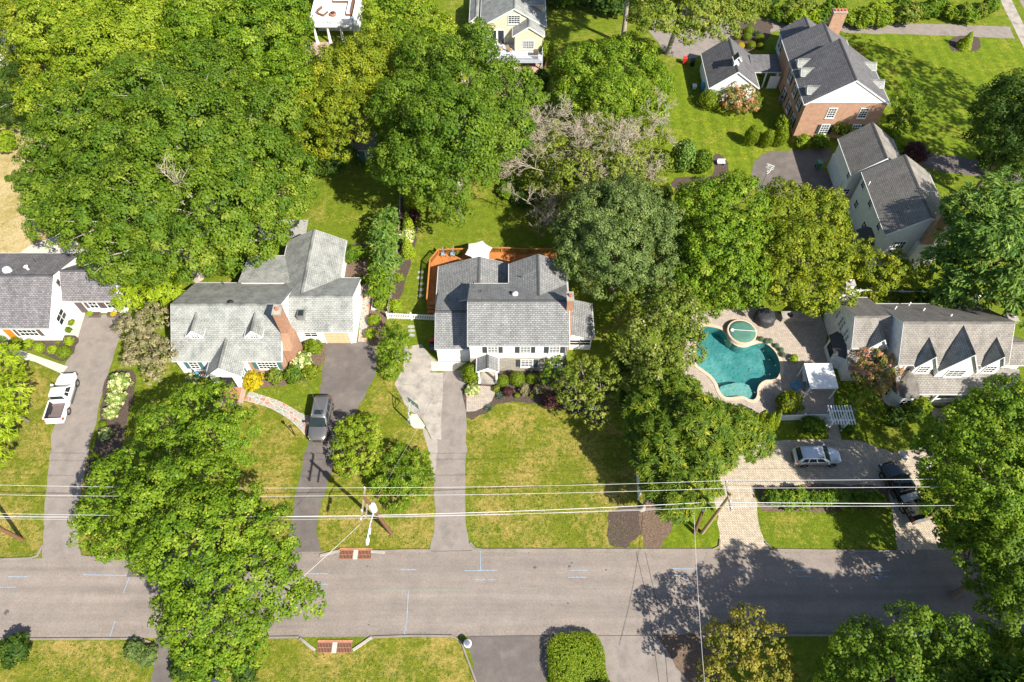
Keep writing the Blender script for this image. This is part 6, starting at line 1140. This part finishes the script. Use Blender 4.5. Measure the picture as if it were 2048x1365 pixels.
ring = [Vector((p.x, p.y, z)) for z in (.02, .07) for p in grow(POOL, -.04)] + [Vector((p.x, p.y, z)) for z in (.07, .012) for p in ou]
MB().add(ring, [(k * n2 + i, k * n2 + (i + 1) % n2, (k + 1) * n2 + (i + 1) % n2, (k + 1) * n2 + i) for k in range(3) for i in range(n2)]).build('coping', 'coping', pool, fix=True)
lp = np.array([tuple(G(rng.uniform(1400, 1552), rng.uniform(658, 792), -.092)) for i in range(60)])
lp = lp[[p for p in range(len(lp)) if (lambda x, y: sum(((a.y > y) != (b.y > y)) and (x < (b.x - a.x) * (y - a.y) / (b.y - a.y) + a.x) for a, b in zip(POOL, POOL[1:] + POOL[:1])) % 2)(lp[p][0], lp[p][1])]]
tag(link_mesh('floating_leaves', leafmesh('floating_leaves', lp, np.array([[0, 0, 1.]] * len(lp)) + .05 * rng.normal(size=lp.shape), .16, .11, rng.random(len(lp))), 'lf_grey', pool), kind='stuff')
sp = G(1484, 663, .55); spa = thing('raised_spa', 'round raised spa with a green cover in the pool corner', 'spa', (sp.x, sp.y, 0)); sp.z = 0
MB().lathe([(1.62, -1.2), (1.62, .5), (1.58, .55), (1.42, .55), (1.42, .4), (0, .4)], (0, 0, 0), 36).build('stone_rim', 'coping', spa, fix=True)
MB().lathe([(1.45, .5), (1.4, .58), (.9, .62), (0, .63)], (0, 0, 0), 36).build('cover', 'cover_green', spa)
MB().box(-1.38, 1.38, -.012, .012, .6, .636).build('cover_seam', 'dark', spa); MB().tube([(-1.05, .12, .7), (1.6, -.1, .72)], .03, 6).build('skimmer_pole', 'metal_white', spa); MB().lathe([(0, .12), (.2, .1), (.22, 0), (0, 0)], (-1.1, .12, .62), 12).build('skimmer_head', 'metal_white', spa)
# covered table, kitchen, cabana
c = G(1528, 640); tb = thing('covered_table', 'round table under a crumpled black cover by the spa', 'table', c)
a_ = np.linspace(0, 2 * np.pi, 28, endpoint=False); mb = MB(); V = []
for r_, z_ in ((1.15, .0), (1.12, .4), (1.08, .75), (.95, .95), (.5, 1.05), (.0, 1.12)): V += [(r_ * (1 + .05 * math.sin(k * 7 + z_ * 6) + .04 * math.sin(k * 13)) * math.cos(k), r_ * (1 + .05 * math.sin(k * 7 + z_ * 6)) * math.sin(k), z_) for k in a_]
mb.add(V, [(i * 28 + k, i * 28 + (k + 1) % 28, (i + 1) * 28 + (k + 1) % 28, (i + 1) * 28 + k) for i in range(5) for k in range(28)], True).build('cover', 'black_cover', tb, fix=True)
c = G(1600, 640); kt = thing('outdoor_kitchen', 'stone outdoor kitchen counter with steel grill', 'outdoor kitchen', c)
MB().box(-2.2, 1.6, -.35, .45, 0, .88).build('counter_base', 'stone_wall', kt); MB().box(-2.3, 1.7, -.42, .5, .88, .95).build('countertop', 'concrete', kt)
gr_ = MB().box(.3, 1.2, -.28, .32, .95, 1.1); gr_.lathe([(.3, -.45), (.3, .45)], (0, 0, 0), 12); gr_ = MB().box(.3, 1.2, -.28, .32, .95, 1.12).box(.34, 1.16, -.2, .3, 1.12, 1.25); gr_.build('grill', 'metal', kt)
c = G(1575, 640); bb = thing('charcoal_grill', 'black round grill beside the outdoor kitchen', 'grill', c)
MB().lathe([(0, 1.15), (.2, 1.1), (.36, .9), (.38, .8), (.3, .62), (0, .55)], (0, 0, 0), 16).build('bowl', 'dark', bb)
for k in range(3): a = k * 2.1; MB().tube([(math.cos(a) * .2, math.sin(a) * .2, .65), (math.cos(a) * .4, math.sin(a) * .4, 0)], .025, 6).build('leg', 'dark', bb)
ca = thing('cabana', 'white roofed cabana with four posts beside the pool', 'cabana')
A0, A1, A2, A3 = G(1608, 728, 2.4), G(1664, 727, 2.4), G(1676, 776, 2.4), G(1621, 777, 2.4); x0, x1 = (A0.x + A3.x) / 2, (A1.x + A2.x) / 2; y0, y1 = A2.y, A0.y
MB().box(x0, x1, y0, y1, 2.36, 2.44).box(x0, x1, y0 - .05, y0 + .0, 2.2, 2.42).box(x0, x1, y1, y1 + .05, 2.2, 2.42).build('canopy', 'fabric_white', ca)
for x, y in ((x0 + .06, y0 + .08), (x1 - .06, y0 + .08), (x0 + .06, y1 - .08), (x1 - .06, y1 - .08)): MB().box(x - .05, x + .05, y - .05, y + .05, 0, 2.35).build('post', 'white', ca)
def lounger(c, rz, label, mat='fabric_white'):
    t = thing('lounger', label, 'lounger', c, rz); MB().box(-.95, .35, -.32, .32, .3, .36).build('frame', 'metal_white', t)
    MB().box(-.95, .3, -.3, .3, .362, .48).build('seat_cushion', mat, t); MB().bar((.32, 0, .42), (.85, 0, .85), .6, .12).build('back_cushion', mat, t)
    for x in (-.85, .25):
        for y in (-.26, .26): MB().box(x - .03, x + .03, y - .03, y + .03, 0, .3).build('leg', 'metal_white', t)
lounger(G(1609, 752), R(80), 'pale cushioned lounger at the cabana edge', 'fabric_white'); lounger(G(1617, 772), R(75), 'grey blue lounger below the pale one', 'fabric_blue')
c = G(1592, 772); fl = thing('pool_float', 'bright blue inflatable beside the cabana', 'pool float', c, .6); mb = MB().tube([(math.cos(a) * .5, math.sin(a) * .35, .12) for a in np.linspace(0, 6.2832, 18)], .12, 8, False); mb.build('ring', 'blue_bright', fl); MB().box(-.4, .4, -.25, .25, .04, .1).build('base', 'fabric_blue', fl)
# arbor and white fences
ar = thing('arbor', 'white slatted garden arbor with lattice sides', 'arbor'); c = G(1667, 862); x0, x1 = c.x - .75, c.x + .75; y0, y1 = c.y, c.y + 1.0
for x in (x0, x1):
    for y in (y0, y1): MB().box(x - .06, x + .06, y - .06, y + .06, 0, 2.3).build('post', 'white', ar)
    lt = MB()
    for i in range(7): lt.box(x - .02, x + .02, y0 + .07, y1 - .07, .3 + i * .27, .38 + i * .27)
    lt.build('lattice', 'white', ar)
for y in (y0, y1): MB().box(x0 - .5, x1 + .5, y - .05, y + .05, 2.3, 2.42).build('beam', 'white', ar)
for i in range(9): x = x0 - .35 + i * (x1 - x0 + .7) / 8; MB().box(x - .035, x + .035, y0 - .55, y1 + .55, 2.421, 2.54).build('rafter', 'white', ar)
def fence(label, a, b, hgt, kind, mat='white', name='fence'):
    a, b = Vector(a), Vector(b); a.z = b.z = 0; d = b - a; L = d.length; t = thing(name, label, 'fence', a, math.atan2(d.y, d.x))
    npst = max(1, round(L / 2.3))
    for i in range(npst + 1): x = L * i / npst; MB().box(x - .06, x + .06, -.06, .06, 0, hgt + .1).box(x - .08, x + .08, -.08, .08, hgt + .1, hgt + .14).build('post', mat, t)
    for i in range(npst):
        x0, x1 = L * i / npst + .062, L * (i + 1) / npst - .062
        for z in ((.25, hgt - .2) if kind != 'rail' else (.4, .8, 1.1)): MB().box(x0, x1, -.03, .0, z, z + .1).build('rail', mat, t)
        if kind == 'picket':
            k = int((x1 - x0) / .19); pk = None
            for j in range(k):
                x = x0 + (j + .5) * (x1 - x0) / k; o = None
                if pk is None: pk = MB().box(-.05, .05, .0, .025, .08, hgt - .06).add([(-.05, 0, hgt - .06), (.05, 0, hgt - .06), (0, 0, hgt + .02), (-.05, .025, hgt - .06), (.05, .025, hgt - .06), (0, .025, hgt + .02)], [(0, 1, 2), (5, 4, 3), (0, 3, 4, 1), (1, 4, 5, 2), (2, 5, 3, 0)]).mesh('picket')
                o = link_mesh('picket', pk, mat, t); o.location = (x, 0, 0)
        elif kind == 'board':
            MB().box(x0, x1, -.02, .02, .08, hgt).build('panel', mat, t)
    return t
fence('white picket fence with a gate closing the side yard', G(776, 638), G(871, 642), 1.1, 'picket')
fence('weathered wooden boundary fence between two back gardens', G(778, 628), G(799, 480), 1.1, 'rail', 'wood_grey'); fence('upper run of the weathered boundary fence beside the slim cones', G(799, 476), G(803, 360), 1.1, 'rail', 'wood_grey')
fence('white vinyl fence behind the feathery tree', G(1276, 1000), G(1270, 905), 1.5, 'board'); fence('white board fence left of the arbor', G(1555, 842), G(1650, 840), 1.2, 'board')
fence('tall white board fence behind the dormered house', G(1668, 598), G(1952, 606), 1.8, 'board'); fence('dark slatted fence below the grey deck', G(1088, 150), G(1098, 118), 1.2, 'rail', 'wood_brown')
# deck behind the white house
dk = thing('deck', 'orange stained timber deck with railings behind the white house', 'deck'); zd = .75
DP = [(-9.5, 47.9), (-9.5, 53.6), (-8.6, 55.2), (-1.2, 55.5), (1.2, 55.3), (5.2, 55.3), (5.2, 50.1), (1.2, 50.1), (1.2, 51.8), (-8.1, 51.8), (-8.25, 47.9)]
MB().prism(DP, zd - .15, zd).build('platform', 'wood_deck', dk, fix=True)
bd = MB()
for i in range(24): y = 51.9 + i * .145; bd.box(-9.4 + max(0, (y - 53.6) * .55), 1.1, y, y + .012, zd + .0005, zd + .006)
bd.build('board_gaps', 'wood_brown', dk)
def rail(P, zd, mat, par, hgt=.95):
    for a, b in zip(P, P[1:]):
        a, b = Vector((*a, zd)), Vector((*b, zd)); L = (b - a).length; r_ = MB().bar(a + Vector((0, 0, hgt)), b + Vector((0, 0, hgt)), .16, .05).bar(a + Vector((0, 0, .12)), b + Vector((0, 0, .12)), .05, .08)
        k = int(L / .16)
        for i in range(k): q = a.lerp(b, (i + .5) / k); r_.box(q.x - .025, q.x + .025, q.y - .025, q.y + .025, zd + .12, zd + hgt - .02)
        r_.build('railing', mat, par, fix=True)
        MB().box(a.x - .06, a.x + .06, a.y - .06, a.y + .06, 0, zd + hgt + .06).build('post', mat, par)
rail([(-9.42, 48.0), (-9.42, 53.6), (-8.55, 55.1), (-1.2, 55.4), (1.2, 55.2), (5.1, 55.2), (5.1, 50.2)], zd, 'wood_deck', dk)
for i in range(3): MB().box(-9.45, -8.3, 46.6 + i * .42, 46.99 + i * .42 + .02, zd - .2 - .2 * (2 - i) - .04, zd - .2 - .2 * (2 - i)).build('step', 'wood_deck', dk)
c = G(957, 505, zd); um = thing('parasol', 'white six sided parasol open over the orange deck', 'parasol', (-3.8, 54.1, zd))
rim = [(1.6 * math.cos(k * math.pi / 3 + .3), 1.6 * math.sin(k * math.pi / 3 + .3), 1.85) for k in range(6)]; mids = [((rim[k][0] + rim[(k + 1) % 6][0]) * .44, (rim[k][1] + rim[(k + 1) % 6][1]) * .44, 1.93) for k in range(6)]
cy = [v for k in range(6) for v in (rim[k], mids[k])]; MB().add(cy + [(0, 0, 2.45)] + [(v[0], v[1], v[2] - .02) for v in cy] + [(0, 0, 2.43)], [(k, (k + 1) % 12, 12) for k in range(12)] + [((k + 1) % 12 + 13, k + 13, 25) for k in range(12)]).build('canopy', 'fabric_white', um)
MB().tube([(0, 0, .0), (0, 0, 2.55)], .03, 8).build('pole', 'metal', um); MB().lathe([(.0, .12), (.28, .1), (.32, 0), (0, 0)], (0, 0, 0), 14).build('base', 'dark', um)
def chair(c, rz, label, mat, name='patio_chair', group=None):
    t = thing(name, label, 'chair', c, rz, group); MB().box(-.27, .27, -.27, .25, .38, .43).build('seat', mat, t); MB().bar((0, .27, .43), (0, .5, 1.0), .54, .05, (1, 0, 0)).build('backrest', mat, t)
    b_ = t.children[-1]
    for x in (-.25, .25):
        for y in (-.23, .23): MB().box(x - .02, x + .02, y - .02, y + .02, 0, .38).build('leg', 'dark', t)
        MB().box(x - .025, x + .025, -.25, .26, .6, .64).build('armrest', 'dark', t)
for x in (887, 906): chair(G(x, 512, zd), random.uniform(-.2, .2), 'grey sling chair by the deck railing', 'fabric_blue', group='sling chairs on the deck')
c = G(917, 511, zd); SH('potted_plant', 'potted green plant beside the sling chairs', 'loose', 917, 506, .4, 'lf_clip', z=zd)
c = G(1042, 525, zd); gl = thing('gas_grill', 'black gas grill on the shaded part of the deck', 'grill', (.5, 52.6, zd)); MB().box(-.6, .6, -.3, .3, .1, .85).build('cabinet', 'dark', gl); MB().box(-.4, .4, -.28, .28, .85, 1.15).build('lid', 'black_cover', gl)
# basketball hoops
def hoop(label, base, rz, board, mat, bw=.75):
    t = thing('basketball_hoop', label, 'basketball hoop', base, rz)
    MB().tube([(0, 0, 0), (0, 0, 2.6), (.25, 0, 2.95)], [.09, .08, .07], 8).build('pole', mat, t)
    for s in (-1, 1): MB().tube([(.1, 0, 2.5), (.85, s * .3, 2.9)], .03, 6).tube([(.1, 0, 2.9), (.85, s * .3, 3.4)], .03, 6).build('strut', mat, t)
    MB().box(.85, .9, -bw, bw, 2.8, 2.8 + bw * 1.35).build('backboard', board, t)
    MB().tube([(1.22 + .23 * math.cos(a), .23 * math.sin(a), 3.05) for a in np.linspace(0, 6.2832, 20)], .015, 5, False).bar((.9, 0, 3.05), (1.0, 0, 3.05), .1, .03).build('rim', 'orange_pot', t)
    nt_ = MB()
    for k in range(10): a = k * .628; nt_.tube([(1.22 + .22 * math.cos(a), .22 * math.sin(a), 3.04), (1.22 + .14 * math.cos(a + .3), .14 * math.sin(a + .3), 2.65)], .008, 3, False)
    nt_.build('net', 'fabric_white', t)
pm('hoop_green', (.35, .42, .36), (.28, .35, .3), 4, .5)
hoop('pale green basketball hoop at the edge of the concrete pad', G(822, 849), R(50), 'hoop_green', 'hoop_green')
MB().prism([G(*p) for p in ((813, 843), (824, 828), (834, 830), (850, 852), (846, 858), (828, 857))], .004, .05).build('hoop_footing', 'concrete_white', None, fix=True, label='white concrete footing under the pale green hoop', cat='footing')
hoop('basketball hoop on a thin pole at the turning court', G(1521, 380), R(60), 'stucco', 'metal', .5)
# bins, planters, small things
def bin_(label, px, py, mat, lid=None, s=1., name='wheelie_bin', z=0):
    t = thing(name, label, 'bin', G(px, py, z), random.uniform(-.3, .3))
    V = [(x * k, y * k, zz) for zz, k in ((0.06, .8), (.95 * s, 1)) for x, y in ((-.28, -.32), (.28, -.32), (.28, .32), (-.28, .32))]
    MB().add(V, [(3, 2, 1, 0), (4, 5, 6, 7)] + [(i, (i + 1) % 4, (i + 1) % 4 + 4, i + 4) for i in range(4)]).build('bin_body', mat, t)
    MB().box(-.31, .31, -.36, .36, .95 * s + .002, 1.02 * s).box(-.25, .25, .3, .42, .9 * s, .94 * s).build('lid', lid or mat, t)
    for x in (-.24, .24): MB().lathe([(.02, -.03), (.1, -.03), (.1, .03), (.02, .03)], (x, .3, .1), 10, 'y').build('wheel', 'rubber', t)
bin_('black bin beside the cape house wall', 600, 673, 'dark'); bin_('grey blue bin in the corner of the cape garage', 626, 675, 'fabric_blue', 'metal_white'); bin_('green bin beside the tan garage door', 638, 680, 'green_bin')
bin_('dark bin at the white garage corner', 866, 700, 'shutter_dark'); bin_('red lidded bin at the white garage corner', 867, 692, 'shutter_dark', 'red'); bin_('green bin beside the stucco garage door', 1635, 336, 'green_bin'); bin_('red bin by the parking court', 1368, 128, 'red'); bin_('dark bin in the shade of the detached garage', 1384, 132, 'dark'); bin_('blue bin at the detached garage corner', 1404, 180, 'blue_bright'); bin_('small red tub beside the clipped ball', 1446, 213, 'red', s=.6)
bin_('white tub on the lawn behind the detached garage', 1388, 178, 'metal_white', s=.6)
for px, lb, k in ((191, 'long dark planter box left along the ranch wall', 0), (229, 'long dark planter box with yellow flowers along the ranch wall', 1)):
    c = G(px, 632); t = thing('planter_box', lb, 'planter', c); MB().prism([(-.65, -.25), (.65, -.25), (.65, .25), (-.65, .25)], 0, .4).build('box', 'planter', t); MB().box(-.6, .6, -.2, .2, .4, .43).build('soil', 'mulch', t)
    SH('potted_plant', lb.replace('long dark planter box', 'plant in the planter box'), 'loose', px - 12 + 10 * k, 628, .35, 'lf_yellow' if k else 'lf_lime', z=.4)
for px, py, m_, lb in ((142, 645, 'lf_gold', 'tan potted plant on the white terrace'), (137, 660, 'lf_mid', 'small green potted plant on the white terrace')):
    SH('potted_plant', lb, 'loose', px, py, .4, m_, .7, z=.25); c = G(px, py); t = thing('flower_pot', 'pot under the ' + lb, 'pot', c); MB().lathe([(0, .02), (.2, .02), (.27, .3), (.22, .3), (.2, .25), (0, .25)], (0, 0, 0), 12).build('pot', 'metal_white', t)
c = G(752, 611); t = thing('raised_bed', 'small white raised planter beside the flagstone path', 'planter', c); MB().box(-.4, .4, -.7, -.64, 0, .35).box(-.4, .4, .64, .7, 0, .35).box(-.4, -.34, -.64, .64, 0, .35).box(.34, .4, -.64, .64, 0, .35).build('frame', 'white', t); MB().box(-.34, .34, -.64, .64, 0, .3).build('soil', 'mulch', t)
c = G(936, 1291); t = thing('bucket', 'white lidded drum at the corner of the dark driveway', 'bucket', c); MB().lathe([(0, 0), (.3, 0), (.33, .75), (.35, .78), (.35, .82), (0, .84)], (0, 0, 0), 18).build('drum', 'metal_white', t); MB().lathe([(0, .855), (.2, .855), (.24, .845)], (0, 0, 0), 14).build('lid', 'metal', t)
c = G(1334, 1338); t = thing('utility_marker', 'small orange utility cap in the brown bed', 'utility cap', G(1405, 1339)); MB().lathe([(0, .3), (.12, .28), (.15, .0)], (0, 0, 0), 12).build('cap', 'orange_pot', t); MB().lathe([(.16, .06), (.22, .05), (.22, 0)], (0, 0, 0), 12).build('collar', 'rust', t)
c = G(591, 872); t = thing('lamp_post', 'slim dark lamp post on the lawn by the flagstone walk', 'lamp post', c); MB().tube([(0, 0, 0), (0, 0, 1.9)], .045, 8).build('post', 'dark', t); MB().lathe([(0, .42), (.05, .4), (.17, .28), (.12, .02), (0, 0)], (0, 0, 1.9), 6).build('lantern', 'dark', t)
c = G(452, 1378); t = thing('solar_lamp', 'tilted solar panel on a post under the kerbside tree', 'solar panel', c); MB().tube([(0, 0, 0), (0, 0, 2.6)], .05, 8).build('post', 'metal', t)
sp_ = MB().bar((-.35, -.1, 2.6), (.35, .1, 2.8), .9, .05); sp_.build('panel', 'shutter_dark', t); MB().bar((-.3, -.085, 2.645), (.3, .085, 2.815), .02, .02).build('panel_bar', 'metal_white', t)
c = G(410, 770); t = thing('flag', 'striped flag on a slanted pole by the entrance', 'flag', G(425, 757)); MB().tube([(0, 0, 1.7), (-.9, -.6, 2.5)], .02, 6).build('flagpole', 'metal_white', t)
for i in range(9): MB().add([(-.9 + i * .09, -.6 + .05 * math.sin(i), 2.5 - i * .08 + .0), (-.81 + i * .09, -.6 + .05 * math.sin(i + 1), 2.42 - i * .08), (-.81 + i * .09, -.66, 1.4), (-.9 + i * .09, -.66, 1.4)], [(0, 1, 2, 3)]).build('stripe', ('red', 'fabric_white')[i % 2] if i > 2 else 'blue_bright', t)
c = G(1563, 205); t = thing('air_conditioner', 'grey air conditioning unit beside the brick house', 'air conditioner', c); MB().box(-.42, .42, -.42, .42, 0, .85).build('cabinet', 'metal', t); MB().lathe([(0, .86), (.33, .86), (.36, .85)], (0, 0, 0), 18).build('fan_grille', 'dark', t)
c = G(1441, 330); t = thing('garden_bench', 'small grey bench on the mulch bed', 'bench', c); MB().box(-.5, .5, -.2, .2, .4, .46).build('seat', 'metal_white', t); MB().box(-.5, .5, .2, .25, .46, .8).build('backrest', 'metal_white', t)
for x in (-.42, .42): MB().box(x - .04, x + .04, -.18, .18, 0, .4).build('leg', 'metal', t)
for k, (px, py) in enumerate(((1806, 919), (1856, 926), (1851, 938))): chair(G(px, py), .8 + k, ('white garden chair beside the black pickup', 'white garden chair at the forecourt lawn edge', 'white garden chair beside its neighbour under the street tree')[k], 'metal_white', 'garden_chair')
c = G(1890, 880); t = thing('tricycle', 'small dark tricycle on the entrance path', 'tricycle', c, .5); MB().tube([(-.35, 0, .3), (0, 0, .45), (.3, 0, .35)], .03, 6).build('frame', 'dark', t); MB().box(-.12, .1, -.12, .12, .45, .5).build('seat', 'fabric_blue', t)
for x, y in ((.35, 0), (-.35, .22), (-.35, -.22)): MB().lathe([(.03, -.03), (.17, -.03), (.17, .03), (.03, .03)], (x, y, .17), 12, 'y').build('wheel', 'rubber', t)
c = G(78, 467); t = thing('timber_stack', 'low stack of pale timber boards in the bare yard', 'timber', c, .28)
for i in range(4): MB().box(-1.4, 1.4, -.75 + i * .38, -.42 + i * .38, .01, .14).build('board', 'wood_tan', t)
c = G(577, 462); t = thing('patio_table', 'dark patio table on the paved patio under the oak', 'table', c); MB().lathe([(0, .74), (.6, .74), (.6, .7), (0, .7)], (0, 0, 0), 20).build('tabletop', 'dark', t); MB().lathe([(.05, .7), (.05, .05), (.3, .0)], (0, 0, 0), 10).build('pedestal', 'dark', t)
for k in range(4): chair(G(577, 462) + Vector((math.cos(k * 1.57 + .6) * .95, math.sin(k * 1.57 + .6) * .95, 0)), k * 1.57 + .6 - 1.57, 'dark patio chair around the table under the oak', 'dark', 'patio_chair', 'chairs around the patio table')
for k, (dx, dy) in enumerate(((-1.6, 93.0), (-.3, 92.6), (-2.4, 92.0))): chair((dx, dy, 1.5), k * 1.3, 'wooden chair on the grey deck', 'wood_tan', 'deck_chair', 'chairs on the grey deck')
t = thing('covered_grill', 'grill under a dark cover on the grey deck', 'grill', (3.4, 91.4, 1.5)); MB().prism([(-.35, -.3), (.35, -.3), (.35, .3), (-.35, .3)], 0, 1.0).build('cover', 'shutter_brown', t); MB().box(-.3, .3, -.25, .25, 1.0, 1.12).build('cover_top', 'shutter_brown', t)
# balcony furniture
bx, by = (G(620, 62, 3).x + G(705, 62, 3).x) / 2, G(640, 88, 0).y
def sofa(x, y, w, d, rz, label):
    t = thing('sofa', label, 'sofa', (x, y, 3.055), rz); MB().box(-w / 2, w / 2, -d / 2, d / 2, .0, .35).build('base', 'wood_brown', t); MB().box(-w / 2 + .1, w / 2 - .1, -d / 2 + .05, d / 2 - .25, .35, .5).build('cushion', 'fabric_white', t); MB().box(-w / 2, w / 2, d / 2 - .2, d / 2, .35, .8).build('backrest', 'wood_brown', t)
sofa(bx + 2.2, by + 4, 3.6, .9, -R(90), 'long wicker sofa along the balcony balustrade'); sofa(bx + .6, by + 6, 2.6, .9, 0, 'wicker sofa across the back of the balcony'); sofa(bx - 1.8, by + 2.8, 1.2, 1.1, R(60), 'square wicker armchair on the balcony')
t = thing('fire_table', 'round dark table on the balcony', 'table', (bx - .2, by + 2.4, 3.055)); MB().lathe([(0, .4), (.5, .4), (.55, .3), (.4, 0), (0, 0)], (0, 0, 0), 16).build('bowl', 'rust', t); MB().lathe([(0, .42), (.3, .42), (.3, .405)], (0, 0, 0), 12).build('insert', 'dark', t)
# ------------------------------------------------------------ fallen leaves: along the kerbs, on drives and lawns (uncountable)
def litter(name, P, size, mat, label):
    P = np.array([tuple(p) for p in P]); o = link_mesh(name, leafmesh(name, P, np.array([[0, 0, 1.]] * len(P)) + .25 * rng.normal(size=P.shape), size * rng.uniform(.6, 1.3, len(P)), size * .6, rng.random(len(P))), mat, None)
    tag(o, label, 'leaf litter', kind='stuff')
litter('fallen_leaves', [G(rng.uniform(0, 2048), 1104 + abs(rng.normal(0, 7)), .03) for i in range(700)] + [G(rng.uniform(0, 2048), 1270 - abs(rng.normal(0, 7)), .03) for i in range(500)], .1, 'lf_grey', 'dry fallen leaves along both kerbs of the street')
RC = [(940, 1255, 840, 1092)] * 4 + [(655, 860, 985, 1092), (505, 570, 850, 1090), (0, 84, 860, 1100), (0, 80, 800, 900), (560, 900, 1310, 1364), (60, 290, 1290, 1360)]
def inr(n, R_): return [G(rng.uniform(r[0], r[1]), rng.uniform(r[2], r[3]), .03) for r in (R_[rng.integers(0, len(R_))] for i in range(n))]
litter('lawn_leaves', inr(2600, RC), .11, 'lf_grey', 'straw coloured fallen leaves and clippings on the front lawns')
litter('lawn_weeds', inr(1700, RC) + inr(1300, [(1760, 1980, 85, 250), (1340, 1490, 235, 300), (1850, 2000, 360, 420), (600, 720, 360, 450)]), .2, 'lf_mid', 'dark green clover and weeds scattered in the lawns')
